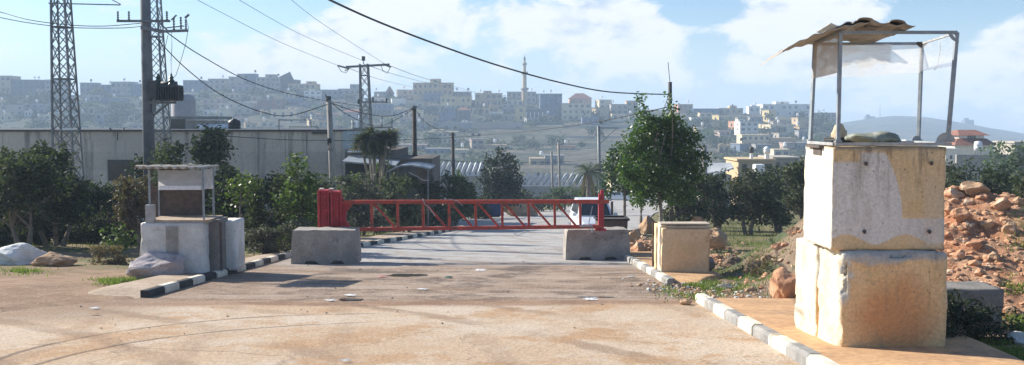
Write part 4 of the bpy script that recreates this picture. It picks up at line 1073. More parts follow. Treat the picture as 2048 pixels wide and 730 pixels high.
tree(470, 0, 33, 330, 130, L_dark, 'dark green tree behind the standing white slab', n=5200, s=.085, trunk_r=.08, low=.06, multi=2, group=GL)
tree(478, 0, 30, 342, 78, L_light, 'pale yellow-green citrus sprays among the dark trees', n=520, s=.09, trunk_r=.04, low=.55, trunk_top=.55, group=GL, asp=1.5)
tree(540, 0, 31, 345, 130, L_olive, 'grey-green tree left of the gate counterweight', n=5200, s=.085, trunk_r=.07, low=.05, multi=2, group=GL)
tree(598, 0, 29.5, 302, 92, L_mid, 'green leafy tree with a pointed top beside the gate counterweight', n=4200, s=.085, trunk_r=.06, group=GL, asp=1.6,
     lobes=[(-.1, .93, .2, .07), (-.2, .82, .3, .08), (.15, .86, .2, .06), (-.1, .70, .55, .1), (.5, .72, .4, .08), (.0, .56, .75, .12), (-.5, .5, .5, .1), (.4, .45, .55, .1), (0, .3, .8, .12), (-.4, .2, .5, .1), (.4, .2, .5, .1)])
tree(640, 0, 38, 345, 110, L_olive, 'olive tree between the counterweight and the utility pole', n=4200, s=.10, trunk_r=.09, low=.05, multi=2, group=GL)
for i, (px, d, top, wd, lb) in enumerate([(-30, 33, 310, 170, 'olive tree cut by the left edge'), (85, 37, 330, 170, 'olive tree filling the gap between the two big olives'), (170, 38, 366, 130, 'dark tree in the back row under the wall window'), (250, 38, 370, 140, 'dark tree in the back row left of the guard canopy'), (345, 37, 360, 130, 'dark tree directly behind the left guard canopy'), (430, 37, 345, 150, 'dark tree filling the gap right of the left guard canopy'), (560, 36, 350, 150, 'dark tree behind the pointed leafy one'), (20, 36, 380, 160, 'low dark tree behind the white rubble slab'),
        (120, 35.5, 430, 150, 'low undergrowth bush behind the olive trunks'), (210, 35.5, 430, 150, 'undergrowth bush behind the dry brushwood'), (0, 35, 440, 150, 'undergrowth bush at the left edge below the olives'), (460, 35, 430, 150, 'low dark bush behind the white slab'), (540, 34, 430, 130, 'low dark bush above the left kerb')]):
    tree(px, 0, d, top, wd, [L_dark, L_olive][i % 2], lb, n=5200, s=.09, trunk_r=.08, low=.0, multi=2, group=GL)
tree(505, 0, 28.5, 455, 120, L_grey, 'low grey-green shrub behind the left kerb', n=3000, s=.05, trunk_r=.02, low=0., trunk_top=.2, name='shrub', cat='shrub')
tree(595, 0, 28.8, 440, 90, L_grey, 'grey-green shrub behind the left barrier block', n=2400, s=.05, trunk_r=.02, low=0., trunk_top=.2, name='shrub', cat='shrub')
tree(225, 0, 26.5, 452, 70, L_mid, 'young green plant with broad leaves left of the white slab fragment', n=500, s=.08, trunk_r=.02, low=.3, name='plant', cat='plant', asp=1.5)
tree(210, 0, 25, 488, 90, L_dry, 'dry brown brushwood heap left of the boulder', n=1800, s=.04, trunk_r=.012, low=0., trunk_top=.2, name='dry_bush', cat='bush')
# behind the gate
GB = 'trees and shrubs behind the gate'
for i, (px, d, top, wd, m_, lb) in enumerate([(722, 42, 345, 120, L_grey, 'grey-green shrub in front of the low shed'), (790, 44, 350, 120, L_olive, 'dark shrub under the curved sheet roof'), (850, 50, 352, 110, L_olive, 'olive shrub right of the curved roof'), (905, 58, 345, 110, L_mid, 'green olive tree beside the thin wooden pole'), (770, 55, 322, 60, L_mid, 'light green bush between the awning and the curved roof'),
        (690, 48, 352, 90, L_mid, 'green bush at the foot of the utility pole'), (945, 70, 372, 90, L_olive, 'low tree left of the dark conical one')]):
    tree(px, 0, d, top, wd, m_, lb, n=4000, s=.11, trunk_r=.08, low=.06, multi=2, group=GB)
tree(1003, 0, 80, 296, 98, L_dark, 'dark bushy evergreen tree standing above the middle of the gate', n=6000, s=.18, trunk_r=.2, trunk_top=.3, group=GB, asp=1.4,
     lobes=[(-.1, .93, .22, .06), (.15, .85, .3, .07), (-.35, .78, .35, .1), (.3, .72, .4, .1), (-.45, .6, .45, .12), (.1, .6, .5, .12), (.45, .52, .45, .12), (-.3, .45, .5, .12), (.3, .38, .6, .12), (.6, .36, .35, .09), (-.4, .3, .45, .1), (.1, .25, .6, .1)])
for i, (px, d, top, wd, lb) in enumerate([(1070, 100, 385, 100, 'low hedge-like bush behind the far end of the gate'), (1130, 105, 378, 80, 'low bush left of the palm tree'), (1030, 110, 388, 80, 'low bush right of the dark evergreen'), (1180, 98, 368, 40, 'small round bush beneath the palm fronds')]):
    tree(px, 0, d, top, wd, L_mid if i % 2 else L_olive, lb, n=1600, s=.2, trunk_r=.1, low=.02, group=GB)
# plants with sword leaves: a fan of long blades
def blade_plant(px, d, top_row, wpx, base_row, label, name, cat, n=120, mleaf=None, L=1.1, heads=6, drop=.5, trunk_r=.1, wid=.06):
    r_ = random.Random(int(px)); x = (px - 1024) / F * d; zb = zt(x, d) - .05; z1 = P(px, top_row, d).z; W = wpx / F * d / 2
    root = empty(name, (x, d, zb), label, cat)
    mb = MB(); tr = MB()
    for h in range(heads):
        hx = x + (h / (max(1, heads - 1)) - .5) * 1.2 * W * (1 if heads > 1 else 0) + r_.uniform(-.1, .1) * W; hy = d + r_.uniform(-.4, .4) * W
        hz = z1 - L * .5 - (r_.uniform(0, 1.5) if h % 2 else r_.uniform(0, .4)) * L * (heads > 1)
        tr.tube([(x, d, zb - .1), ((x + hx) / 2, (d + hy) / 2, (zb + hz) / 2), (hx, hy, hz)], [trunk_r, trunk_r * .8, trunk_r * .7], 7)
        for k in range(n // heads):
            a = r_.random() * 6.2832; up = r_.uniform(-.3, 1.0); ll = L * r_.uniform(.6, 1.)
            dx, dy = math.cos(a), math.sin(a); pts = []
            for i in range(6):
                t = i / 5; hor = ll * t * math.cos(up * .9); ver = ll * (t * math.sin(up * 1.3) - drop * t * t)
                pts.append(Vector((hx + dx * hor, hy + dy * hor, hz + ver)))
            sd_ = Vector((-dy, dx, .2)) * wid
            for i in range(5):
                w0 = math.sin((i / 5 * .9 + .1) * 3.14); w1 = math.sin(((i + 1) / 5 * .9 + .1) * 3.14)
                if i == 4: w1 = .05
                mb.face([pts[i] - sd_ * w0, pts[i] + sd_ * w0, pts[i + 1] + sd_ * w1, pts[i + 1] - sd_ * w1])
    mb.build('crown', mleaf, root); tr.build('trunk', m_barkl, root)
L_yucca = leafmat('sword_leaf', (.07, .085, .05), (.11, .12, .075), (.20, .19, .14), .25, .5, .3)
L_palm = leafmat('palm_frond', (.05, .08, .05), (.09, .12, .07), None, .25, .5, .3)
blade_plant(752, 52, 250, 100, 0, 'many-headed yucca with drooping sword leaves beside the sign panel', 'yucca', 'yucca', 1300, L_yucca, .95, 13, .5, .07, .055)
def palm():
    px, d = 1176, 84; r_ = random.Random(5); x = (px - 1024) / F * d; zb = zt(x, d); z1 = P(px, 345, d).z
    root = empty('palm_tree', (x, d, zb), 'feathery date palm beyond the gate, left of the street trees', 'palm tree')
    t = MB(); t.tube([(x, d, zb - .2), (x + .1, d, (zb + z1) / 2), (x, d, z1)], [.28, .24, .22], 9); t.build('trunk', m_bark, root)
    mb = MB()
    for k in range(30):
        a = r_.random() * 6.2832; up = r_.uniform(-.25, 1.35); L = r_.uniform(2.0, 2.6); dx, dy = math.cos(a), math.sin(a); pts = []
        for i in range(9):
            s_ = i / 8; pts.append(Vector((x + dx * L * s_ * math.cos(up * .75), d + dy * L * s_ * math.cos(up * .75), z1 + L * (s_ * math.sin(up) - .62 * s_ * s_))))
        for i in range(1, 9):
            q = pts[i]; dd = (pts[i] - pts[i - 1]).normalized(); sd_ = Vector((-dy, dx, 0))
            for s2 in (-1, 1):
                for j in (0, .5):
                    q2 = q - dd * j * L / 8; ll = .62 * math.sin((i - j) / 8 * 2.6 + .45)
                    tip = q2 + sd_ * s2 * ll * .75 + dd * ll * .5 - Vector((0, 0, ll * .45)); mb.face([q2 - dd * .035, q2 + dd * .035, tip])
        mb.tube(pts, [.03 - .0025 * i for i in range(9)], 4)
    mb.build('crown', L_palm, root)
    mb = MB()
    for k in range(16):
        a = r_.random() * 6.2832; L = r_.uniform(1.2, 2.2); dx, dy = math.cos(a) * .35, math.sin(a) * .35
        mb.face([(x + dx * .6, d + dy * .6, z1 - .1), (x + dx * .9, d + dy * .9, z1 - .1), (x + dx * 2.0, d + dy * 2., z1 - L), (x + dx * 1.7, d + dy * 1.7, z1 - L)])
    mb.build('dead_fronds', L_dry, root)
palm()
# scruffy bush in the shade right of the ochre block
def low_bush(c, rr, m_, label, n, s, name='bush'):
    root = empty(name, c, label, 'bush'); r_ = random.Random(int(c[0] * 100)); mb = MB()
    crown(mb, [(Vector(c) + Vector((r_.uniform(-.5, .5) * rr[0], r_.uniform(-.5, .5) * rr[1], rr[2] * r_.uniform(.3, .8))), (rr[0] * .6, rr[1] * .6, rr[2] * .5)) for _ in range(8)], n, s, 3.2, 5, r_, 4.)
    mb.build('foliage', m_, root); t = MB()
    for k in range(26):
        a = r_.random() * 6.28; t.tube([Vector(c), Vector(c) + Vector((math.cos(a) * rr[0] * .5, math.sin(a) * rr[1] * .5, rr[2] * .5)), Vector(c) + Vector((math.cos(a) * rr[0] * .95, math.sin(a) * rr[1] * .95, rr[2] * r_.uniform(.4, 1.1)))], [.008, .006, .003], 4)
    t.build('stems', m_bark, root)
low_bush((5.75, 12.1, plane(12.1)), (.68, .5, .5), L_dark, 'dark scraggly bush in the shade at the right of the ochre block', 2600, .03)
low_bush((5.35, 11.75, plane(11.75)), (.30, .25, .24), L_dark, 'small dark bush touching the lower right corner of the ochre block', 700, .026)
low_bush((5.45, 20.2, plane(20.2)), (.5, .45, .42), L_dry, 'small dry dark bush at the foot of the bank, right of the tan block', 1100, .03)
low_bush((6.6, 14.6, plane(14.6)), (.3, .3, .3), L_dry, 'dry twiggy bush between the low block and the bank', 500, .03)
# grass
def grass(name, spots, label, h0, h1, m_):
    mb = MB()
    for (x, y, z) in spots:
        h = rnd.uniform(h0, h1); a = rnd.random() * 6.28; w_ = .008 + h * .03; b = Vector((x, y, z - .01)); t = b + Vector((rnd.gauss(0, .35) * h, rnd.gauss(0, .35) * h, h)); s_ = Vector((math.cos(a) * w_, math.sin(a) * w_, 0))
        mb.face([b - s_, b + s_, t])
    tag(mb.build(name, m_), label, kind='stuff')
L_grass = leafmat('grass_blade', (.09, .14, .03), (.16, .20, .06), (.30, .27, .14), .35, .6, .2)
sp = []
def tufts(px, py, rx, ry, n, bank=False, dens=1.):
    for _ in range(n):
        u, v = rnd.gauss(0, .45), rnd.gauss(0, .45)
        g = G(px + u * rx, py + v * ry)
        if noise.noise(Vector((g.x * 1.6, g.y * 1.6, 5))) < -.05: continue
        if abs(g.x - 4.45) < .75 and 10.8 < g.y < 12.6: continue
        sp.append((g.x, g.y, max(bankz(g.x, g.y), plane(g.y)) if g.x > 5 else plane(g.y) + .02))
tufts(1390, 580, 60, 18, 3000); tufts(1480, 560, 90, 30, 3000); tufts(1550, 520, 70, 50, 3000); tufts(1960, 705, 160, 30, 9000); tufts(2040, 640, 40, 60, 3000); tufts(1480, 480, 120, 30, 3500)
tufts(1530, 440, 160, 12, 3500); tufts(235, 566, 60, 8, 1600); tufts(520, 500, 60, 8, 1500); tufts(760, 470, 80, 6, 900); tufts(40, 545, 60, 8, 900); tufts(420, 515, 30, 8, 400)
grass('grass', sp, 'short green grass and weeds beside the kerbs', .03, .12, L_grass)
sp = []
for _ in range(16000):
    y = rnd.uniform(26, 62); p_ = rnd.uniform(1330, 2300); x = (p_ - 1024) / F * y
    if noise.noise(Vector((x * .4, y * .4, 9))) > -.1: sp.append((x, y, zt(x, y) + bump(x, y)))
for _ in range(9000):
    y = rnd.uniform(27, 55); p_ = rnd.uniform(-150, 760); x = (p_ - 1024) / F * y
    if x < lerp(EDGE_L, y) - 2.2 and noise.noise(Vector((x * .4, y * .4, 9))) > .0: sp.append((x, y, zt(x, y) + bump(x, y)))
grass('field_grass', sp, 'rough dark grass under the orchard trees', .06, .25, leafmat('field_grass_blade', (.06, .085, .03), (.10, .12, .05), (.18, .16, .09), .3, .7, .2))
# twigs and litter
for (px, py, w_, h_, m_, lb, nm) in [(523, 387 + 165, .13, .10, m_kw, '', ''), (897, 555, .16, .09, mat('green_can', (.04, .16, .12), (.05, .2, .15), 9, .4, .05), 'crushed green can on the road beyond the puddle', 'crushed_can'), (763, 553, .22, .04, mat('red_wrapper', (.5, .12, .12), (.6, .3, .3), 9, .5, .1), 'pale red wrapper at the left of the puddle', 'litter'),
        (845, 578, .18, .05, m_wt, 'white scrap of plastic right of the canopy shadow', 'litter'), (700, 590, .22, .02, m_wt, 'flat white paper scrap in front of the canopy shadow', 'litter'), (660, 600, .18, .03, m_wt, 'small white paper scrap left of the flat one', 'litter'), (690, 721, .10, .03, m_wt, 'white plastic scrap at the bottom edge of the road', 'litter'),
        (190, 616, .16, .05, m_wt, 'white crumpled scrap on the brown dirt at the left', 'litter'), (190, 628, .15, .03, m_tanr, 'tan scrap just below the white one at the left', 'litter'), (265, 527, .2, .2, m_wt, 'white plastic bag left of the boulder', 'plastic_bag'), (1262, 553, .2, .06, m_whr, 'pale piece of rubble on the road near the middle kerb', 'litter'), (960, 540, .3, .02, m_wt, 'thin white sheet scrap on the far edge of the dirt strip', 'litter'), (1180, 598, .26, .015, m_wt, 'white paper strip by the right puddle', 'litter')]:
    if not lb: continue
    g = G(px, py, .02); mb = MB(); w_ *= .7; h_ *= .6
    mb.grid(lambda u, v: (g.x + (u - .5) * w_ * (1 + .9 * noise.noise(Vector((v * 4, px, 0)))) + .05 * math.sin(v * 9), g.y + (v - .5) * w_ * (1 + .9 * noise.noise(Vector((u * 4, px, 3)))), g.z + h_ * (.3 + .7 * abs(noise.noise(Vector((u * 3 + px, v * 3, 0))))) * math.sin(u * 3.14) * math.sin(v * 3.14) + .004), 8, 6)
    tag(mb.build(nm, m_), lb, nm.replace('_', ' '))
# ================================================================ POLES, TOWERS, CABLES
m_lat = mat('grey_lattice_steel', (.15, .16, .17), (.22, .23, .23), 5, .6, .1, metal=.2, fine=.15)
m_pole = mat('weathered_concrete_pole', (.24, .23, .21), (.32, .30, .27), 3, .9, .3, fine=.15)
m_poled = mat('dark_concrete_pole', (.13, .14, .15), (.19, .19, .19), 3, .9, .3, fine=.15)
m_wood = mat('tarred_wood_pole', (.05, .042, .035), (.09, .07, .055), 3, .85, .3, fine=.2)
m_cable = mat('black_cable', (.015, .015, .016), (.025, .025, .025), 3, .5, .0)
m_ins = mat('green_glazed_insulator', (.03, .06, .055), (.05, .08, .07), 5, .25, .05)
m_trafo = mat('dark_grey_transformer_paint', (.05, .055, .06), (.085, .085, .085), 5, .6, .15, fine=.2)
def lattice_parts(root, base, top, wb, wt, nseg, leg_r=.05, br_r=.025):
    base, top = Vector(base), Vector(top)
    cs = [(-1, -1), (1, -1), (1, 1), (-1, 1)]
    def pt(k, t): c = base.lerp(top, t); w_ = (wb + (wt - wb) * t) / 2; return c + Vector((cs[k][0] * w_, cs[k][1] * w_, 0))
    for k in range(4):
        m = MB(); m.bar(pt(k, 0), pt(k, 1), leg_r); m.build('leg', m_lat, root)
    m = MB(); t = 0.; ts = []
    H = (top - base).length
    for i in range(nseg + 1): ts.append(i / nseg)
    for i in range(nseg):
        for k in range(4):
            a, b = k, (k + 1) % 4
            m.bar(pt(a, ts[i]), pt(b, ts[i + 1]), br_r); m.bar(pt(b, ts[i]), pt(a, ts[i + 1]), br_r)
            if i % 3 == 0: m.bar(pt(a, ts[i]), pt(b, ts[i]), leg_r * .8)
    m.build('bracing', m_lat, root)
def insulator(mb, p, h=.3, r=.05, up=True):
    prof = []; s = 1 if up else -1
    for i in range(5):
        z = h * i / 5; prof += [(r * .45, s * z), (r, s * (z + h * .06)), (r * .45, s * (z + h * .14))]
    if not up: prof = prof[::-1]
    mb.lathe(p, prof, 8)
def tower_left():
    d = 46.; b = P(141, 460, d); b.z = zt(b.x, d); t = P(114, -190, d)
    root = empty('lattice_tower', b, 'wide steel lattice tower at the left, rising out of the top of the picture', 'lattice tower')
    lattice_parts(root, b, t, 1.12, .45, 19, .085, .038)
    m = MB(); c = P(124, 8, d); m.bar(c + Vector((-.5, -.3, .0)), c + Vector((2.9, -.3, -.08)), .05); m.bar(c + Vector((.3, -.3, .22)), c + Vector((2.2, -.3, .34)), .04); m.bar(c + Vector((2.2, -.3, .34)), c + Vector((2.95, -.3, -.06)), .04)
    m.build('crossarm', m_lat, root)
    m = MB(); m.box(P(136, 258, d - .8), (.55, .04, .10)); m.build('sign_plate', m_wt, root)
tower_left()
def tower_behind_pole():
    d = 58.; b = P(326, 460, d); b.z = zt(b.x, d); t = P(300, -150, d)
    root = empty('lattice_tower', b, 'slim steel lattice tower right behind the transformer pole', 'lattice tower')
    lattice_parts(root, b, t, 1.25, .5, 19, .085, .036)
tower_behind_pole()
def pole_transformer():
    d = 38.; b = P(302, 480, d); b.z = zt(b.x, d) - .1; t = P(287, -120, d)
    root = empty('transformer_pole', b, 'thick concrete utility pole carrying the transformer and two crossarms', 'utility pole')
    m = MB(); m.tube([b, t], [.24, .17], 14); m.build('pole', m_poled, root, smooth=True)
    q = lambda px, py, dd=0: P(px, py, d + dd)
    m = MB(); m.bar(q(234, 42, -.2), q(340, 42, -.2), .09); m.build('crossarm', m_lat, root)
    m = MB(); m.bar(q(283, 55, -.25), q(325, 63, -.4), .14); m.bar(q(320, 63, -.4), q(376, 61, -.4), .10); m.bar(q(330, 56, -.4), q(368, 52, -.4), .04); m.build('crossarm', m_lat, root)
    for (px, py, hh) in ((236, 40, .36), (258, 40, .36), (334, 40, .36), (348, 60, .5), (362, 58, .5), (372, 58, .4)):
        m = MB(); insulator(m, q(px, py, -.35), hh, .055); m.build('insulator', m_ins, root)
    m = MB(); m.bar(q(343, 40, -.3), q(353, 30, -.3), .05); m.bar(q(370, 36, -.3), q(378, 29, -.3), .07); m.bar(q(312, 38, -.3), q(334, 60, -.3), .05); m.build('bracket', m_lat, root)
    # transformer
    m = MB(); m.box(q(338, 186, -.1), (.95, .62, .62)); m.build('tank', m_trafo, root, bevel=.04)
    m = MB()
    for k in range(9): m.box(q(318 + k * 5, 186, -.46), (.03, .14, .5))
    for k in range(5): m.box(q(363, 186, -.35 + .14 * k), (.16, .03, .5))
    m.build('cooling_fins', m_trafo, root)
    m = MB(); m.lathe(q(336, 169, .3), [(.13, -.35), (.13, .35)], 14, axis='X'); m.build('conservator', m_trafo, root, smooth=True)
    for px in (317, 343):
        m = MB(); m.lathe(q(px, 172, -.2), [(.10, 0), (.13, .06), (.08, .14), (.13, .2), (.07, .28), (.1, .33), (.05, .4), (.02, .5)], 12); m.build('bushing', m_ins, root)
    m = MB(); m.bar(q(290, 205, -.1), q(352, 205, -.1), .10); m.bar(q(290, 205, .3), q(352, 205, .3), .10); m.bar(q(296, 240, 0), q(338, 206, 0), .06); m.bar(q(308, 226, -.1), q(308, 200, -.1), .12); m.build('platform', m_lat, root)
    m = MB(); m.box(q(308, 180, -.35), (.30, .3, .75)); m.build('switch_box', m_trafo, root, bevel=.02)
    for k, pts in enumerate([[(343, 160), (352, 150), (362, 120), (372, 85), (377, 55), (372, 36)], [(318, 160), (321, 130), (328, 105), (336, 70)], [(343, 158), (342, 120), (344, 90), (343, 62)]]):
        m = MB(); m.tube([q(x, y, -.2 + .0 * k) for x, y in pts], .011, 5); m.build('jumper_wire', m_cable, root)
pole_transformer()
def t_tower():
    d = 92.; b = P(738, 440, d); b.z = zt(b.x, d); t = P(728, 128, d)
    root = empty('lattice_tower', b, 'slender lattice pylon with a wide T crossarm behind the long building', 'lattice tower')
    lattice_parts(root, b, t, 1.35, .75, 13, .11, .05)
    q = lambda px, py, dd=0: P(px, py, d + dd)
    m = MB(); m.bar(q(692, 134), q(779, 129), .26, .2); m.bar(q(675, 131, -1), q(697, 137), .14); m.bar(q(697, 137), q(690, 141, 1), .12); m.bar(q(766, 128), q(781, 134, 1), .14); m.build('crossarm', m_lat, root)
    m = MB(); m.bar(q(714, 204), q(773, 204), .14); m.build('lower_crossarm', m_lat, root)
    for (x, y) in ((717, 208), (773, 206), (746, 203)):
        m = MB(); insulator(m, q(x, y, -.6), .5, .14); m.build('insulator', m_ins, root)
    m = MB(); m.bar(q(727, 128), q(727, 122), .06); m.box(q(727, 117), (.3, .25, .42)); m.build('top_box', m_trafo, root)
    for pts in ([(676, 133), (683, 143), (692, 146), (698, 138)], [(762, 131), (766, 142), (774, 147), (781, 134)]):
        m = MB(); m.tube([q(x, y, -.6) for x, y in pts], .03, 5); m.build('jumper_wire', m_cable, root)
t_tower()
def simple_pole(px_t, py_t, px_b, d, r0, r1, m_, label, extra=None, name='utility_pole'):
    b = P(px_b, 430, d); b.z = zt(b.x, d) - .1; t = P(px_t, py_t, d)
    root = empty(name, b, label, 'utility pole')
    m = MB(); m.tube([b, t], [r0, r1], 12); m.build('pole', m_, root, smooth=True)
    if extra: extra(root, lambda px, py, dd=0: P(px, py, d + dd))
    return root
def ex1(root, q):
    m = MB(); m.lathe(q(657, 203), [(.13, 0), (.14, .1), (.13, .26)], 12); m.build('cap', m_trafo, root)
    m = MB(); m.bar(q(651, 189, -.1), q(657, 204, -.1), .06); m.build('bracket', m_lat, root)
    m = MB(); m.tube([q(660, 278, -.2), q(656, 286, -.25), q(658, 300, -.25), q(663, 298, -.2)], .05, 6); m.box(q(659, 281, -.2), (.18, .15, .22)); m.build('cable_joint', m_black, root)
simple_pole(658, 200, 669, 47, .17, .13, m_pole, 'grey concrete utility pole rising behind the gate counterweight', ex1)
def ex2(root, q):
    m = MB(); m.bar(q(822, 219, -.1), q(836, 213, -.1), .06); m.box(q(828, 214), (.2, .2, .14)); m.build('bracket', m_lat, root)
simple_pole(828, 213, 832, 62, .16, .14, m_wood, 'dark wooden pole above the curved sheet roof', ex2)
def ex3(root, q):
    m = MB(); m.box(q(907, 325), (.24, .3, .5)); m.build('junction_box', m_trafo, root)
simple_pole(905, 265, 909, 75, .14, .12, m_wood, 'dark wooden pole left of the dark evergreen tree', ex3)
simple_pole(1117, 285, 1121, 110, .16, .13, m_pole, 'taller of the two thin grey poles right of the evergreen', None)
simple_pole(1103, 303, 1107, 108, .14, .12, m_pole, 'shorter of the two thin grey poles right of the evergreen', None)
def ex4(root, q):
    m = MB(); m.bar(q(1100, 285), q(1136, 284), .12); m.build('crossarm', m_lat, root)
def ex5(root, q):
    m = MB(); m.bar(q(1197, 256), q(1237, 256), .12); m.bar(q(1199, 262), q(1212, 276), .07); m.bar(q(1233, 257), q(1212, 276), .07); m.bar(q(1212, 276), q(1197, 290), .07); m.build('crossarm', m_lat, root)
    m = MB(); m.bar(q(1206, 250), q(1200, 243), .1); m.box(q(1201, 243), (.5, .1, .5)); m.build('lamp_head', m_galvl, root)
simple_pole(1197, 252, 1201, 105, .2, .16, m_lat, 'grey pole with a triangular steel bracket left of the street trees', ex5)
def ex6(root, q):
    m = MB(); m.tube([q(1340, 166, -.05), q(1336, 124, -.05)], .012, 5); m.build('antenna_rod', m_cable, root)
simple_pole(1340, 164, 1344, 34.5, .085, .07, m_trafo, 'dark pole with a thin antenna rod behind the tall street tree', ex6)
def ex7(root, q):
    pass
simple_pole(1408, 292, 1411, 105, .3, .3, m_pole, 'thick short concrete post between the street tree and the tank house', ex7)
def cable(pts, r, label, sag=0., n=24):
    pts = [Vector(p) for p in pts]; out = []
    if len(pts) == 2:
        a, b = pts
        for i in range(n + 1): t = i / n; out.append(a.lerp(b, t) - Vector((0, 0, sag * 4 * t * (1 - t))))
    else:
        # smooth curve through the measured points
        for i in range(len(pts) - 1):
            p0, p1, p2, p3 = pts[max(0, i - 1)], pts[i], pts[i + 1], pts[min(len(pts) - 1, i + 2)]
            for j in range(6):
                t = j / 6; out.append(.5 * ((2 * p1) + (p2 - p0) * t + (2 * p0 - 5 * p1 + 4 * p2 - p3) * t * t + (3 * p1 - p0 - 3 * p2 + p3) * t ** 3))
        out.append(pts[-1])
    mb = MB(); mb.tube(out, r, 6); return tag(mb.build('power_cable', m_cable, smooth=True), label, 'cable', 'overhead cables')
main = [(600, -32), (660, 0), (760, 45), (880, 91), (1000, 132), (1120, 165), (1220, 184), (1338, 189)]
cable([P(x, y, 16 + (34.5 - 16) * i / 7) for i, (x, y) in enumerate(main)], .022, 'thick black cable sagging across the sky to the pole behind the street tree')
cable([P(-60, 22, 40), P(0, 35, 40), P(60, 46, 39.5), P(140, 55, 39), P(240, 56, 38.5), P(285, 52, 38)], .018, 'lower of the two cables arriving at the transformer pole from the left')
cable([P(-60, 12, 41), P(0, 24, 41), P(60, 40, 40), P(140, 50, 39.4), P(210, 52, 39), P(285, 46, 38.3)], .018, 'upper of the two cables arriving at the transformer pole from the left')
cable([P(330, 62, 38), P(400, 110, 43), P(500, 163, 52), P(600, 192, 60), P(720, 212, 75), P(745, 215, 91)], .022, 'cable dropping from the transformer pole towards the T pylon, upper one')
cable([P(312, 76, 38), P(370, 135, 40), P(440, 188, 42), P(520, 223, 44), P(580, 231, 45), P(657, 208, 47)], .02, 'cable sagging from the transformer pole to the concrete pole')
cable([P(658, 204, 47), P(720, 225, 52), P(780, 232, 58), P(828, 216, 62)], .022, 'cable between the concrete pole and the dark wooden pole')
cable([P(662, 205, 47), P(700, 232, 49), P(760, 252, 55), P(828, 218, 62)], .018, 'slack lower cable between the concrete pole and the wooden pole')
cable([P(830, 218, 62), P(855, 248, 66), P(905, 270, 75)], .02, 'cable from the dark wooden pole down to the next pole')
cable([P(420, 270, 40), P(560, 279, 44), P(663, 281, 47)], .016, 'thin cable along the long wall, left of the concrete pole')
cable([P(663, 281, 47), P(760, 281, 55), P(905, 275, 75), P(1060, 262, 70), P(1180, 246, 50), P(1300, 222, 36), P(1342, 212, 34.5)], .022, 'cable rising from the concrete pole to the pole behind the street tree')
cable([P(830, 312, 62), P(905, 322, 75), P(1000, 325, 90), P(1100, 325, 108), P(1200, 318, 105)], .025, 'low cable running past the dark evergreen')
for i, (a, b, c, lb) in enumerate([((395, 0), (560, 84), (676, 131), 'thin high wire to the left end of the T crossarm'), ((470, -5), (600, 68), (727, 122), 'thin high wire to the middle of the T crossarm'), ((560, -20), (640, 62), (770, 128), 'thin high wire to the right end of the T crossarm')]):
    cable([P(a[0], a[1], 60), P(b[0], b[1] + (0 if i < 2 else -18), 78), P(c[0], c[1], 92)], .016, lb)
for i, (a, b, lb) in enumerate([((770, 128), (1000, 196), 'thin far wire leaving the right end of the T crossarm'), ((727, 128), (960, 188), 'thin far wire leaving the middle of the T crossarm'), ((692, 134), (860, 182), 'thin far wire leaving the left end of the T crossarm')]):
    cable([P(a[0], a[1], 92), P((a[0] + b[0]) / 2, (a[1] + b[1]) / 2 + 5, 180), P(b[0], b[1], 400)], .028, lb)

# ================================================================ BUILDINGS ON THE LEFT, NEAR
def wall_material():
    m, t, b = newmat('stained_grey_render'); x, y, z = t.xyz(t.pos)
    n = t.noise(t.pos, .35, 6, .6); v = t.noise(t.vm('MULTIPLY', t.pos, (1.1, 1.1, .12)), 1., 6, .7); f = t.noise(t.pos, 6, 5, .7)
    c = t.mix(t.ss(n, .36, .64), (.62, .55, .47), (.50, .44, .38))
    hz_ = t.m('FRACT', t.mul(z, .42)); c = t.mix(t.mul(t.ss(hz_, .5, .52), .22), c, (.28, .25, .23))
    c = t.mix(t.mul(t.ss(v, .5, .64), t.ss(z, -4.5, 1.2, .2, .85)), c, (.20, .175, .155))
    c = t.mix(t.mul(t.ss(n, .56, .62), .5), c, (.52, .49, .45))
    jx = t.m('FRACT', t.mul(x, .28)); c = t.mix(t.mul(t.ss(jx, .985, .99), .5), c, (.17, .15, .14))
    k = t.lin(f, .25, .75, .85, 1.15); c = t.mix(1., c, t.comb(k, k, k), 'MULTIPLY')
    t.put(b, 'Base Color', c); t.put(b, 'Roughness', .92); setbump(t, b, f, .3, .02); return m
m_wallL = wall_material()
m_glassd = mat('dark_window_glass', (.02, .024, .03), (.03, .035, .04), 3, .15, .02, fine=.1, spec=.6)
m_sheet = mat('blue_grey_roof_sheet', (.28, .32, .35), (.20, .22, .24), 3, .6, .1, fine=.12)
m_shade = mat('dark_shed_boards', (.10, .085, .075), (.14, .12, .10), 3, .85, .2)
m_signp = mat('pale_blue_sign_board', (.42, .50, .53), (.36, .43, .46), 2, .6, .05, fine=.08)
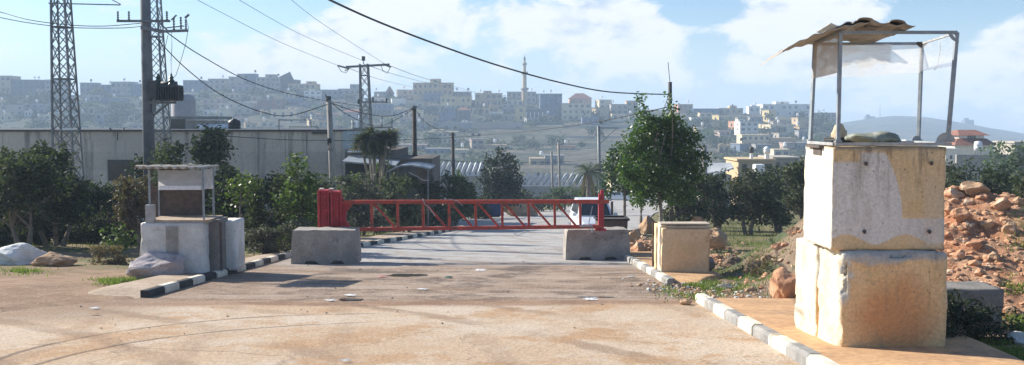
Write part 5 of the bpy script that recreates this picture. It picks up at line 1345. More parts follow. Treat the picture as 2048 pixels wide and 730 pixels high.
def long_building():
    d = 60.; x0 = (-160 - 1024) / F * d; x1 = (690 - 1024) / F * d; zt_ = P(300, 263, d).z; zb = plane(d) - .3
    root = empty('long_building', ((x0 + x1) / 2, d + 6, plane(d)), 'long grey rendered industrial building stretching along the left side', 'building')
    m = MB(); m.box(((x0 + x1) / 2, d + 6, (zt_ + zb) / 2), (x1 - x0, 12, zt_ - zb)); m.build('wall', m_wallL, root)
    m = MB(); m.box(((x0 + x1) / 2, d + 6, zt_ + .06), (x1 - x0 + .3, 12.3, .12)); m.build('roof_edge', m_trafo, root)
    for px in (318, 430, 513, 575, 610):
        m = MB(); a = P(px, 263, d); m.box((a.x, d - .06, (zt_ + zb) / 2 - .05), (.14, .12, zt_ - zb - .1)); m.build('pilaster', m_wallL, root)
    for (a, b, c, e) in ((218, 322, 266, 359),):
        p0, p1 = P(a, b, d), P(c, e, d)
        m = MB(); m.box(((p0.x + p1.x) / 2, d - .01, (p0.z + p1.z) / 2), (p1.x - p0.x + .16, .08, p0.z - p1.z + .16)); w_ = m.build('window', m_trafo, root)
        m = MB(); m.box(((p0.x + p1.x) / 2, d - .05, (p0.z + p1.z) / 2), (p1.x - p0.x, .05, p0.z - p1.z)); m.build('pane', m_glassd, w_)
    m = MB(); a = P(235, 262, d - .3); m.tube([a + Vector((-.5, 0, .18)), a + Vector((-.25, 0, .0)), a + Vector((.3, 0, 0)), a + Vector((.45, 0, .22))], .04, 6); m.bar(a, a + Vector((0, 0, -.6)), .05); m.build('roof_aerial', m_trafo, root)
    m = MB(); a = P(640, 266, d - .1); m.box(a, (1., .2, .12)); m.build('duct', m_trafo, root)
    return d, zt_
LD, LZ = long_building()
def near_left_roof_things():
    d = 66.; q = lambda px, py, dd=0: P(px, py, d + dd)
    root = empty('roof_room', q(385, 262), 'small flat concrete room on the roof of the long building', 'roof room')
    a, b = q(342, 238), q(430, 266)
    m = MB(); m.box(((a.x + b.x) / 2, d + 1.5, (a.z + b.z) / 2 - .2), (b.x - a.x, 3, a.z - b.z + .2)); m.build('wall', m_wallL, root)
    m = MB(); m.box(((a.x + b.x) / 2, d + 1.4, a.z + .08), (b.x - a.x + .5, 3.6, .2)); m.build('roof', m_conc, root)
    m = MB(); c = q(356, 249, -.02); m.box(c, (1.0, .05, .75)); m.build('opening', m_glassd, root)
    # white silo behind
    d2 = 74.; c = P(368, 262, d2); h = P(368, 187, d2).z; r = 23 / F * d2
    s = empty('silo', (c.x, d2, c.z - 5), 'pale grey domed silo behind the roof room', 'silo')
    m = MB(); m.lathe((c.x, d2, c.z - 5), [(r, 0), (r, h - c.z + 5 - .5), (r * .85, h - c.z + 5 - .2), (r * .4, h - c.z + 5)], 24); m.build('silo_body', m_silo, s, smooth=True)
    m = MB(); p = P(351, 190, d2 - .9); m.tube([p + Vector((-.2, 0, -.4)), p, p + Vector((.5, 0, .12))], .12, 6); m.build('inlet_pipe', m_wt, s)
    # tanks
    t = empty('water_tank', q(469, 262, -.5), 'black plastic water tank on the long roof', 'water tank', 'roof water tanks')
    m = MB(); c = q(469, 261, -.5); r = .42; m.lathe(c, [(r, 0), (r, .2), (r * 1.03, .22), (r, .25), (r, .5), (r * 1.03, .52), (r, .55), (r * .95, .66), (r * .4, .76), (r * .35, .82)], 18); m.build('tank_body', m_black, t, smooth=True)
    for px, L, lb in ((411, .5, 'left white cylindrical tank lying on the long roof'), (446, .62, 'right white cylindrical tank lying on the long roof, beside the black one')):
        t = empty('water_tank', q(px, 262), lb, 'water tank', 'roof water tanks'); m = MB(); m.lathe(q(px, 256, -.5), [(.1, -L - .08), (.25, -L), (.28, 0), (.25, L), (.1, L + .08)], 14, axis='X'); m.build('tank_body', m_wt, t, smooth=True)
        m = MB(); m.box(q(px, 261, -.5), (.8, .4, .12)); m.build('cradle', m_trafo, t)
m_silo = mat('pale_grey_silo', (.42, .41, .42), (.36, .35, .36), 2, .8, .1, fine=.06)
near_left_roof_things()
def roof_rails():
    d = 60.; q = lambda px, py, dd=0: P(px, py, d + dd)
    m = MB(); m.bar(q(558, 262), q(558, 240), .05); m.bar(q(558, 240), q(622, 240), .05); m.bar(q(622, 240), q(622, 254), .05); m.bar(q(578, 254), q(636, 254), .05); m.bar(q(636, 254), q(636, 262), .05)
    tag(m.build('roof_railing', m_lat), 'thin steel railing on the roof left of the concrete pole', 'railing')
    m = MB(); m.bar(q(706, 258), q(706, 240), .06); m.bar(q(706, 257), q(784, 254), .08); m.bar(q(764, 257), q(764, 232), .06); m.bar(q(784, 257), q(784, 236), .06)
    tag(m.build('roof_railing', m_lat), 'steel posts and rail on the roof above the yucca', 'railing')
roof_rails()
def shed_left():
    d = 57.; q = lambda px, py, dd=0: P(px, py, d + dd)
    root = empty('shed', q(760, 430), 'low shed with dark openings and sheet awning at the end of the long building', 'shed')
    x0, x1 = q(693, 0).x, q(860, 0).x; zt_ = q(0, 300).z; zb = plane(d) - .3
    m = MB(); m.box(((x0 + x1) / 2, d + 4, (q(0, 318).z + zb) / 2), (x1 - x0, 6.5, q(0, 318).z - zb)); m.build('wall', m_shade, root)
    m = MB(); a, b = q(691, 300), q(790, 318); m.box(((a.x + b.x) / 2, d + 4, (a.z + b.z) / 2), (b.x - a.x, 6.6, a.z - b.z)); m.build('upper_wall', m_shade, root)
    for k, (x_, y_) in enumerate(((700, 303), (727, 305), (700, 312))):
        m = MB(); p = q(x_ + 20, y_, .6); m.box(p, (1.5, .05, .10)); m.build('board', m_wt if k == 0 else m_conc, root)
    def fn(u, v):
        x = q(690, 0).x + u * (q(795, 0).x - q(690, 0).x); return (x, d - 1.6 + v * 2.6, q(0, 320).z - u * .25 + v * .25)
    m = MB(); sheet_grid(m, fn, 8, 3, .09); m.build('awning', m_sheet, root)
    m = MB(); a, b = q(697, 324, .7), q(735, 352, .7); m.box(((a.x + b.x) / 2, d + .72, (a.z + b.z) / 2), (b.x - a.x, .06, a.z - b.z)); m.build('opening', m_glassd, root)
    # curved sheet roof on posts
    d2 = 49.; q2 = lambda px, py, dd=0: P(px, py, d2 + dd)
    r2 = empty('canopy_shed', q2(815, 430), 'open shelter with a curved pale sheet roof behind the shrubs', 'shelter')
    prof = [(778, 341), (790, 334), (805, 329), (825, 328), (845, 331), (862, 335)]
    def fn(u, v):
        i = u * (len(prof) - 1); k = min(len(prof) - 2, int(i)); f = i - k
        px = prof[k][0] + (prof[k + 1][0] - prof[k][0]) * f; py = prof[k][1] + (prof[k + 1][1] - prof[k][1]) * f
        p = q2(px, py); return (p.x, d2 - .8 + v * 3.6, p.z)
    m = MB(); sheet_grid(m, fn, 20, 3, .07); m.build('curved_roof', m_sheet, r2)
    for px in (783, 858):
        for dd in (-.6, 2.6): m = MB(); p = q2(px, 338); m.bar((p.x, d2 + dd, p.z), (p.x, d2 + dd, plane(d2) - .1), .07); m.build('post', m_lat, r2)
    m = MB(); a, b = q2(835, 338, .5), q2(858, 366, .5); m.box(((a.x + b.x) / 2, d2 + .5, (a.z + b.z) / 2), (b.x - a.x, .05, a.z - b.z)); m.build('back_panel', m_shade, r2)
    m = MB(); m.tube([q2(818, 345, -.9), q2(833, 352, -.9), q2(845, 360, -.9), q2(857, 361, -.9)], .025, 5); m.build('hanging_strip', m_galvl, r2)
shed_left()
def sign_board():
    d = 59.4; q = lambda px, py, dd=0: P(px, py, d + dd)
    a, b = q(686, 263), q(735, 298); root = empty('sign_board', ((a.x + b.x) / 2, d, b.z), 'pale blue sign board with faint white strokes at the end of the long wall', 'sign')
    m = MB(); m.box(((a.x + b.x) / 2, d, (a.z + b.z) / 2), (b.x - a.x, .12, a.z - b.z)); m.build('board', m_signp, root)
    m = MB()
    for k, (x_, y0) in enumerate(((690, 289), (690, 283), (690, 294))):
        m.tube([q(x_ + 3, y0, -.1), q(x_ + 12, y0 - .5, -.1), q(x_ + 24, y0 + .5, -.1), q(x_ + 34, y0, -.1)], .022, 4)
    m.tube([q(693, 276, -.1), q(697, 271, -.1), q(701, 276, -.1), q(705, 270, -.1), q(708, 277, -.1), q(713, 275, -.1)], .03, 4)
    m.tube([q(695, 268, -.1), q(702, 266, -.1), q(712, 268, -.1)], .025, 4)
    m.build('lettering', m_wt, root)
sign_board()

# ================================================================ CAR AND PARKED THINGS BEHIND THE GATE
m_carw = mat('white_car_paint', (.62, .66, .70), (.58, .62, .66), 2, .25, .0, fine=.02, spec=.6)
m_tyre = mat('tyre_rubber', (.02, .02, .02), (.03, .03, .03), 6, .8, .2)
m_chrome = mat('grey_alloy', (.4, .4, .42), (.35, .35, .36), 5, .3, .0, metal=.7, fine=.05)
m_lamp = mat('headlamp_glass', (.7, .72, .74), (.6, .62, .65), 5, .1, .0, fine=.05)
m_plate = mat('yellow_number_plate', (.7, .55, .1), (.65, .5, .1), 5, .5, .0, fine=.03)
m_bluec = mat('dark_blue_paint', (.02, .04, .14), (.03, .05, .11), 3, .5, .05, fine=.1)
def car(loc, rz, label, paint, W=1.66, L=4.1, H=1.5, name='parked_car'):
    root = empty(name, loc, label, 'car'); root.rotation_euler = (0, 0, rz)
    # local: front towards -Y
    class Lb(MB): pass
    def bl(m, nm, mt, par, bevel=0., smooth=False):
        me_o = m.build(nm, mt, None, smooth, bevel, origin=(0, 0, 0)); me_o.parent = par; return me_o
    secs = [(-L / 2, .34, .60, .80), (-L / 2 + .12, .26, .74, .93), (-L / 2 + .5, .24, .86, 1.0), (-L / 2 + 1.05, .24, .96, 1.), (0, .24, .98, 1.), (L / 2 - .6, .24, .98, 1.), (L / 2 - .1, .28, .92, .95), (L / 2, .36, .8, .85)]
    m = MB(); rings = []
    for (y, z0, z1, k) in secs:
        w_ = W / 2 * k
        rings.append([Vector(p) for p in ((-w_ * .9, y, z0), (w_ * .9, y, z0), (w_, y, z0 + .15), (w_, y, (z0 + z1) / 2 + .08), (w_ * .94, y, z1 - .03), (w_ * .8, y, z1), (-w_ * .8, y, z1), (-w_ * .94, y, z1 - .03), (-w_, y, (z0 + z1) / 2 + .08), (-w_, y, z0 + .15))])
    n = 10; m.v = [p for r in rings for p in r]
    for i in range(len(rings) - 1):
        for k in range(n): m.f.append((i * n + k, i * n + (k + 1) % n, (i + 1) * n + (k + 1) % n, (i + 1) * n + k)); m.m.append(0)
    m.f.append(tuple(range(n))[::-1]); m.f.append(tuple((len(rings) - 1) * n + k for k in range(n))); m.m += [0, 0]
    # cabin
    y0, y1, y2, y3 = -L / 2 + 1.0, -L / 2 + 1.65, L / 2 - .75, L / 2 - .2
    wb, wt = W / 2 * .93, W / 2 * .74; zb, zt_ = .95, H
    m.add([(-wb, y0, zb), (wb, y0, zb), (wb, y3, zb), (-wb, y3, zb), (-wt, y1, zt_ - .03), (wt, y1, zt_ - .03), (wt, y2, zt_), (-wt, y2, zt_)], [(0, 1, 5, 4), (1, 2, 6, 5), (2, 3, 7, 6), (3, 0, 4, 7), (4, 5, 6, 7)])
    body = bl(m, 'body', paint, root, .03)
    def lerp4(a, b, c, d_, u, v): return (Vector(a).lerp(Vector(b), u)).lerp(Vector(d_).lerp(Vector(c), u), v)
    def pane(nm, a, b, c, d_, u0, u1, v0, v1, off):
        m = MB(); o = Vector(off); q = [lerp4(a, b, c, d_, u, v) + o for u, v in ((u0, v0), (u1, v0), (u1, v1), (u0, v1))]; qi = [p - o * 2 for p in q]
        m.face(q); m.face(qi[::-1])
        for i in range(4): m.face([q[i], qi[i], qi[(i + 1) % 4], q[(i + 1) % 4]])
        bl(m, nm, m_glassd, root)
    pane('windscreen', (-wb, y0, zb), (wb, y0, zb), (wt, y1, zt_ - .03), (-wt, y1, zt_ - .03), .07, .93, .08, .9, (0, -.012, .012))
    pane('rear_window', (wb, y3, zb), (-wb, y3, zb), (-wt, y2, zt_), (wt, y2, zt_), .08, .92, .12, .88, (0, .012, .012))
    for s_ in (-1, 1):
        pane('side_window', (s_ * wb, y0, zb), (s_ * wb, y3, zb), (s_ * wt, y2, zt_), (s_ * wt, y1, zt_ - .03), .13, .5, .1, .85, (s_ * .014, 0, .004)); pane('side_window', (s_ * wb, y0, zb), (s_ * wb, y3, zb), (s_ * wt, y2, zt_), (s_ * wt, y1, zt_ - .03), .53, .86, .1, .85, (s_ * .014, 0, .004))
        m = MB(); m.box((s_ * (W / 2 + .08), y0 + .25, zb + .08), (.17, .10, .13)); bl(m, 'mirror', paint, root, .02)
        m = MB(); m.box((s_ * W * .35, -L / 2 + .06, .66), (.34, .14, .15)); bl(m, 'headlight', m_lamp, root, .03)
        for yy in (-L / 2 + .78, L / 2 - .78):
            m = MB(); m.lathe((s_ * (W / 2 - .10), yy, .31), [(.24, -.1), (.31, -.09), (.31, .09), (.24, .1)], 20, axis='X'); wh = bl(m, 'wheel', m_tyre, root); m = MB(); m.lathe((s_ * (W / 2 - .0), yy, .31), [(.19, -.02), (.15, .02)], 14, axis='X'); bl(m, 'rim', m_chrome, wh)
    m = MB(); m.box((0, -L / 2 + .01, .66), (.55, .05, .12)); bl(m, 'grille', m_black, root, .01)
    m = MB(); m.box((0, -L / 2 + .015, .40), (W * .8, .06, .12)); bl(m, 'lower_intake', m_black, root, .01)
    m = MB(); m.box((0, -L / 2 - .01, .50), (.5, .03, .11)); bl(m, 'number_plate', m_plate, root)
    return root
g = P(1186, 462, 41.5); car((g.x + .05, 42.5, plane(42.5) + .01), R(4), 'white car coming up the road behind the right end of the gate', m_carw, H=1.62)
x = (1238 - 1024) / F * 150; car((x, 150, zt(x, 150) + .01), R(70), 'white parked car far down the street under the trees', m_carw)
# walls and clutter across the street
def low_wall(px0, px1, r0, r1, d, m_, label, th=.25, name='low_wall'):
    a, b = P(px0, r0, d), P(px1, r1, d); zb = min(zt(a.x, d), zt(b.x, d)) - .2
    m = MB(); m.box(((a.x + b.x) / 2, d, (max(a.z, b.z) + zb) / 2), (b.x - a.x, th, max(a.z, b.z) - zb)); return tag(m.build(name, m_, bevel=.01), label, 'wall')
low_wall(1056, 1112, 418, 418, 112, m_conc, 'low pale concrete wall seen through the right half of the gate')
low_wall(936, 1012, 424, 424, 100, m_pole, 'low grey wall behind the blue skip')
def skip():
    d = 72.; q = lambda px, py: P(px, py, d); a, b = q(921, 404), q(1002, 432); z = zt(a.x, d)
    root = empty('covered_trailer', ((a.x + b.x) / 2, d + 1, z), 'dark blue covered trailer parked behind the middle of the gate', 'trailer')
    m = MB(); m.box(((a.x + b.x) / 2, d + 1, (a.z + b.z) / 2), (b.x - a.x, 2., a.z - b.z)); m.build('body', m_bluec, root, bevel=.06)
    m = MB(); m.box(((a.x + b.x) / 2, d + 1, b.z - .05), (b.x - a.x - .2, 1.8, .1)); m.build('frame', m_black, root)
    for k in (.3, .7):
        m = MB(); m.lathe((a.x + (b.x - a.x) * k, d + .1, z + .35), [(.2, -.1), (.33, -.08), (.33, .08), (.2, .1)], 16, axis='Y'); m.build('wheel', m_tyre, root)
skip()
rock(1040, 432, 60, 24, m_tanr, 'long tan heap of earth behind the gate lattice', cat='earth heap')
rock(880, 459, 20, 5, m_whr, 'flat pale stone on the verge under the gate', dz=.05)
rock(718, 458, 24, 5, m_whr, 'flat pale slab on the verge beside the counterweight', dz=.1)
# ================================================================ THE VILLAGE ON THE HILL
hm = {}
for k, c in dict(cream=(.72, .60, .40), white=(.76, .73, .66), tan=(.54, .41, .25), pink=(.48, .36, .30), grey=(.30, .30, .29), blue=(.17, .22, .30), brick=(.24, .14, .11), yellow=(.62, .50, .26), orange=(.58, .33, .20), dark=(.13, .14, .15), stone=(.42, .38, .32)).items():
    hm[k] = mat('house_render_' + k, c, tuple(x * .86 for x in c), .25, .9, .0, tuple(x * .62 for x in c), .12, .6, fine=.08)
m_hwin = mat('far_window', (.035, .045, .06), (.06, .07, .09), 1, .25, .0, fine=.1, spec=.6)
m_tile = mat('brown_red_tiles', (.20, .085, .06), (.27, .12, .08), .8, .8, .0, fine=.2)
m_slab = mat('roof_slab_grey', (.34, .33, .31), (.27, .26, .25), .5, .9, .0)
m_blroof = mat('blue_sheet_roof', (.06, .16, .30), (.08, .20, .36), .5, .6, .0)
HL = []
TL = set()
def seat(px, base_row, dmin=300., dmax=622.):
    """distance at which the hillside is seen at this photo row"""
    d = dmin; u = (px - 1024) / F
    while d < dmax:
        if row(zt(u * d, d), d) <= base_row: return d
        d += 3
    return dmax
def house(px0, r0, px1, r1, c, label, rz=0., roof='flat', floors=None, cols=None, tank=0, d=None, win=1., hip=.35, room=None, depth=None, slabs=True, cat='house', group=None, name='house'):
    px = (px0 + px1) / 2
    d = d or seat(px, r1)
    a, b = P(px0, r0, d), P(px1, r1, d); W = b.x - a.x; H = a.z - b.z; dep = depth or max(7., min(14., W * .8))
    cr, sr = math.cos(rz), abs(math.sin(rz)); Wf = max(W * .45, (W - dep * sr) / cr if rz else W)
    cx = (a.x + b.x) / 2; cy = d + dep / 2; zb = b.z
    gz = min(zt(cx + sx_ * W / 2, cy + sy_ * dep / 2) for sx_ in (-1, 1) for sy_ in (-1, 1)); zfoot = min(zb, gz) - .6
    HL.append((px, (r0 + r1) / 2, label)); root = empty(name, (cx, cy, zb), label, cat, group); M = Matrix.Rotation(rz, 3, 'Z'); O = Vector((cx, cy, 0))
    L = lambda x, y, z: M @ Vector((x, y, 0)) + O + Vector((0, 0, z))
    hroof = 0
    if roof == 'hip': hroof = H * hip; H2 = H - hroof
    else: H2 = H
    zt2 = zb + H2
    m = MB(); m.box(L(0, 0, (zt2 + zfoot) / 2), (Wf, dep, zt2 - zfoot), rz); m.build('wall', hm[c], root)
    if roof == 'hip':
        m = MB(); e = .5; hx, hy = Wf / 2 + e, dep / 2 + e; rx = max(0.3, hx - hy * .8); z1 = zt2; z2 = zt2 + hroof
        m.add([L(-hx, -hy, z1), L(hx, -hy, z1), L(hx, hy, z1), L(-hx, hy, z1), L(-rx, 0, z2), L(rx, 0, z2)], [(0, 3, 2, 1), (0, 1, 5, 4), (1, 2, 5), (2, 3, 4, 5), (3, 0, 4)]); m.build('roof', m_tile, root)
    elif roof == 'blue':
        m = MB(); m.box(L(0, 0, zt2 + .3), (Wf + .8, dep + .8, .6), rz); m.build('roof', m_blroof, root)
    else:
        m = MB(); m.box(L(0, 0, zt2 + .12), (Wf + .5, dep + .5, .26), rz); m.build('roof', m_slab if c in ('grey', 'blue', 'dark', 'brick') else hm[c], root)
    fl = floors or max(1, int(round(H2 / 3.4))); cl = cols or max(2, int(round(Wf / 3.6)))
    fh = H2 / fl; r_ = random.Random(int(px * 31 + r0))
    if win:
        for f in range(fl):
            for k in range(cl):
                if r_.random() > .88: continue
                wx = -Wf / 2 + Wf * (k + .5) / cl; wz = zb + fh * (f + .52)
                bw, bh = min(1.7, Wf / cl * .5) * r_.choice([.8, 1, 1.15]) * win, fh * .46 * win
                m = MB(); m.box(L(wx, -dep / 2 - .02, wz), (bw, .12, bh), rz); m.build('window', m_hwin, root)
            if rz:
                s_ = -1 if rz < 0 else 1
                nside = max(1, int(dep / 4.5))
                for k in range(nside):
                    wy = -dep / 2 + dep * (k + .5) / nside; m = MB(); m.box(L(-Wf / 2 * (1 if rz > 0 else -1) - (.02 if rz > 0 else -.02), wy, zb + fh * (f + .52)), (.12, 1.3, fh * .42), rz); m.build('window', m_hwin, root)
    if slabs and fl > 1:
        for f in range(1, fl):
            m = MB(); m.box(L(0, -dep / 2 - .25, zb + fh * f), (Wf * r_.choice([.5, .7, 1.02]), .6, .22), rz); m.build('balcony', hm[c], root)
    if room:
        u0, u1, hr = room; m = MB(); x0, x1 = -Wf / 2 + Wf * u0, -Wf / 2 + Wf * u1; hh = hr * d / F
        m.box(L((x0 + x1) / 2, 1, zt2 + hh / 2), (x1 - x0, dep * .5, hh), rz); m.build('roof_room', hm[c], root)
        m = MB(); m.box(L((x0 + x1) / 2, 1 - dep * .25 - .03, zt2 + hh * .55), (min(1.6, (x1 - x0) * .4), .1, hh * .4), rz); m.build('window', m_hwin, root)
    for k in range(tank):
        m = MB(); tx = r_.uniform(-.4, .4) * Wf; tz = zt2 + (hroof if roof == 'hip' else .25) + (0 if not room else room[2] * d / F * 0)
        for q in (-.4, .4): m.bar(L(tx + q, -1, zt2), L(tx + q, -1, tz + 1.2), .12)
        m.lathe(L(tx, -1, tz + 1.1), [(.6, 0), (.65, .2), (.65, 1.1), (.3, 1.35)], 10); m.build('water_tank', [m_wt, m_black][r_.random() < .35], root)
    return root
H_ = house
V = 'houses on the hillside'
# ridge, from the left edge to the right
H_(-30, 152, 22, 186, 'tan', 'tan ridge house at the left edge, higher than its neighbour', tank=1)
H_(24, 160, 81, 190, 'dark', 'wide dark block on the ridge left of the big lattice tower', tank=2, floors=3)
H_(72, 178, 106, 200, 'pink', 'low pinkish house half behind the left leg of the lattice tower')
H_(89, 160, 128, 180, 'grey', 'grey ridge house with a flat overhanging roof inside the lattice tower', roof='flat')
H_(160, 166, 192, 186, 'grey', 'grey ridge house just right of the lattice tower', tank=1)
H_(190, 170, 222, 190, 'blue', 'low bluish ridge house, second right of the lattice tower', tank=1)
H_(222, 164, 264, 190, 'stone', 'stone coloured ridge house left of the transformer pole', tank=2)
H_(262, 168, 290, 188, 'blue', 'bluish ridge house touching the transformer pole', tank=1)
H_(-10, 210, 44, 232, 'stone', 'pale flat house low on the slope at the left edge', rz=.3)
H_(98, 196, 140, 214, 'dark', 'small dark house behind the lattice tower halfway up the slope')
H_(366, 161, 408, 184, 'blue', 'bluish ridge house above the pale silo', tank=1)
H_(330, 172, 362, 190, 'grey', 'grey ridge house right behind the transformer', tank=0)
H_(416, 158, 452, 180, 'stone', 'low wide stone house on the ridge, right of the silo', tank=1)
H_(453, 154, 486, 184, 'stone', 'ridge house with a band of windows, left of the big crowned villa', rz=.2, room=(.55, .95, 7))
H_(486, 148, 512, 172, 'blue', 'tall bluish block on the ridge with a square top, right of the banded house', room=(.1, .9, 0.1) and None, tank=1)
H_(460, 170, 500, 186, 'grey', 'grey house with three dark windows below the banded ridge house', cols=3, floors=1)
H_(512, 155, 560, 184, 'stone', 'broad stone villa on the ridge crowned by a square roof room', room=(.32, .75, 7), cols=5, tank=1)
H_(561, 160, 596, 182, 'dark', 'dark ridge house carrying a tilted solar canopy', rz=-.15)
H_(576, 168, 632, 190, 'tan', 'wide tan ridge house right of the solar canopy', room=(.6, .9, 6), tank=1)
H_(604, 182, 642, 199, 'white', 'white house with square windows under the wide tan ridge house', cols=3, floors=2, rz=.15, room=(.3, .6, 4))
H_(632, 180, 676, 192, 'grey', 'long low grey ridge building with fence spikes', cols=4)
H_(676, 178, 722, 192, 'grey', 'grey base building left of the T pylon carrying a white room', room=(.48, .85, 10))
H_(688, 188, 722, 201, 'tan', 'tan strip house below the base building, left of the T pylon', cols=4)
H_(748, 184, 776, 200, 'grey', 'small grey ridge house just right of the T pylon', tank=1)
H_(771, 172, 785, 196, 'dark', 'narrow dark turret with pointed roof on the ridge right of the T pylon', roof='hip', hip=.6, win=0, cols=1, floors=1)
H_(789, 180, 826, 200, 'stone', 'stone ridge house between the dark turret and the stepped big building', rz=.2, tank=1)
H_(826, 166, 905, 192, 'tan', 'largest ridge building, tan with dark upper floor and a central tower', room=(.42, .68, 9), cols=8, floors=2, d=600)
H_(843, 187, 884, 204, 'blue', 'bluish house under the largest ridge building', rz=.15, tank=1)
H_(905, 184, 942, 202, 'grey', 'grey ridge house behind the yellow columned villa', tank=2)
H_(881, 194, 942, 222, 'yellow', 'yellowish villa with a row of columns below the largest building', cols=6, floors=2)
H_(950, 187, 1004, 213, 'tan', 'tan ridge house with a small roof room between the villa and the minaret', room=(.3, .6, 6), tank=2, cols=5)
H_(1014, 184, 1072, 206, 'stone', 'broad stone mosque hall at the foot of the minaret', cols=6, tank=1)
H_(1070, 188, 1100, 208, 'stone', 'stone annex right of the mosque hall', tank=1, rz=.15)
H_(1080, 188, 1124, 238, 'blue', 'tall bluish apartment house with many windows left of the tile-roofed villa', cols=5, floors=5, d=seat(1102, 238), tank=1)
H_(1124, 207, 1182, 241, 'cream', 'cream three-storey villa with balconies under the tiled house', cols=5, floors=3, roof='flat')
H_(1139, 186, 1183, 212, 'orange', 'square orange house with a brown pyramid tile roof above the cream villa', roof='hip', hip=.42, cols=3, floors=1)
H_(1192, 200, 1224, 218, 'cream', 'pale cream ridge house with a rounded front right of the tiled house', tank=1, rz=.25)
H_(1222, 209, 1256, 230, 'stone', 'stone ridge house between the pale cream one and the street tree', tank=1)
H_(1253, 202, 1276, 228, 'tan', 'tan ridge house partly hidden by the street tree top')
H_(1352, 209, 1386, 226, 'orange', 'orange-pink ridge house just right of the street tree', tank=1, rz=.15)
H_(1386, 219, 1438, 228, 'blue', 'long low shed with a blue roof on the right ridge', roof='blue', cols=2)
H_(1438, 217, 1486, 228, 'tan', 'low tan house with a tiny tower on the right ridge', room=(.5, .8, 6), tank=1)
H_(1498, 213, 1520, 226, 'white', 'small pale house with a rounded roof tank on the right ridge', tank=1, room=(.3, .7, 3))
H_(1526, 209, 1622, 233, 'white', 'large greyish-white house with stepped roof near the left posts of the guard frame', room=(.3, .58, 6), cols=8, floors=2, tank=2, rz=.0)
H_(1530, 221, 1552, 244, 'yellow', 'yellow sunlit house in front of the large greyish-white one', rz=.3, cols=1)
H_(1630, 226, 1672, 248, 'pink', 'pink house seen between the two left posts of the guard frame', tank=1)
# middle rows of the slope
H_(404, 198, 444, 218, 'pink', 'pinkish house halfway up the slope, right of the silo')
H_(437, 207, 504, 227, 'stone', 'long pale house with three windows above the white roof tanks', cols=4, room=(.3, .6, 5))
H_(503, 192, 538, 204, 'stone', 'small stone house above the brick building')
H_(514, 199, 566, 222, 'brick', 'unfinished red-brown brick building left of the cream house', cols=3, tank=1)
H_(540, 219, 598, 241, 'cream', 'bright cream flat-roofed house standing out in the middle of the left slope', cols=3, floors=1, room=(.58, .98, 4), rz=-.12, slabs=False)
H_(628, 224, 672, 238, 'pink', 'low house with a brownish roof behind the concrete pole', roof='hip', hip=.3)
H_(684, 218, 722, 238, 'pink', 'house with a faded red tile roof left of the T pylon foot', roof='hip', hip=.3, cols=4)
H_(566, 196, 600, 212, 'blue', 'bluish house between the brick building and the white windowed house')
H_(600, 205, 640, 218, 'grey', 'grey house right of the brick building halfway down')
H_(640, 200, 684, 214, 'stone', 'stone house above the tile-roofed houses, left of the T pylon')
H_(744, 208, 784, 229, 'blue', 'bluish house right behind the T pylon foot', cols=4)
H_(779, 198, 812, 214, 'white', 'whitish house below the dark turret', rz=.2)
H_(782, 220, 824, 234, 'grey', 'grey house with a pale terrace under the whitish one')
H_(812, 204, 846, 220, 'stone', 'stone house left of the bluish one in the middle of the slope')
H_(846, 212, 880, 228, 'grey', 'plain grey house left of the dark blue pair')
H_(879, 224, 912, 246, 'blue', 'left dark blue house of the pair above the retaining wall', cols=2)
H_(914, 214, 940, 246, 'dark', 'right dark blue house of the pair, taller with a pale roof', roof='hip', hip=.2, cols=2)
H_(944, 216, 980, 232, 'tan', 'tan house right of the dark blue pair', tank=1)
H_(980, 224, 1006, 240, 'white', 'small white house above the pink retaining wall')
H_(1004, 208, 1030, 226, 'stone', 'stone house left below the mosque hall')
H_(1032, 214, 1052, 243, 'yellow', 'narrow yellowish house under the minaret', cols=1)
H_(1050, 218, 1082, 242, 'dark', 'dark house fronted by thin white columns below the mosque', cols=4)
H_(1462, 243, 1480, 270, 'orange', 'tall orange stair tower at the left end of the white terraced house', rz=.3, cols=1)
H_(1476, 244, 1517, 274, 'white', 'white terraced house on the right slope', cols=3, floors=3, room=(.0, .4, 5), rz=.12)
H_(1484, 270, 1540, 296, 'cream', 'lower cream wing of the white terraced house with rows of windows', cols=5, floors=2)
H_(1534, 250, 1588, 268, 'cream', 'cream house on columns right of the white terraced house', cols=4, floors=1, rz=.15, tank=2)
H_(1538, 277, 1592, 296, 'tan', 'long plain tan building right of the lower cream wing', cols=3, win=.5)
H_(1566, 286, 1590, 300, 'pink', 'small pinkish hut in front of the long plain tan building')
H_(1598, 262, 1616, 280, 'grey', 'small grey house beside the guard post left edge on the slope')
# more of the left and middle slope
H_(50, 208, 90, 226, 'grey', 'grey house low on the slope left of the big lattice tower', tank=1)
H_(160, 190, 200, 206, 'stone', 'stone house high on the slope right of the lattice tower', rz=.2)
H_(205, 196, 245, 212, 'blue', 'bluish house on the slope halfway to the transformer pole', tank=1)
H_(150, 214, 190, 230, 'tan', 'tan house on the dark slope right of the lattice tower foot')
H_(225, 222, 262, 236, 'grey', 'grey flat house low on the dark slope left of the transformer pole')
H_(372, 186, 404, 200, 'cream', 'cream house on the slope right of the transformer', tank=1)
H_(404, 220, 432, 234, 'white', 'small white house above the left white roof tank')
H_(448, 186, 484, 200, 'tan', 'tan house below the three-window grey house', rz=-.15, tank=1)
H_(486, 204, 514, 220, 'white', 'white house touching the left side of the brick building', tank=1)
H_(600, 220, 630, 234, 'yellow', 'small yellowish house right of the bright cream house', rz=.2)
H_(656, 206, 690, 220, 'tan', 'tan house two rows under the grey base building', tank=1)
H_(744, 196, 772, 208, 'cream', 'cream house at the right side of the T pylon, upper row', tank=1)
H_(816, 222, 846, 238, 'cream', 'cream house on the lower slope, left of the dark wooden pole top', tank=1)
H_(848, 232, 878, 246, 'tan', 'tan house on the lower slope, left of the dark blue pair')
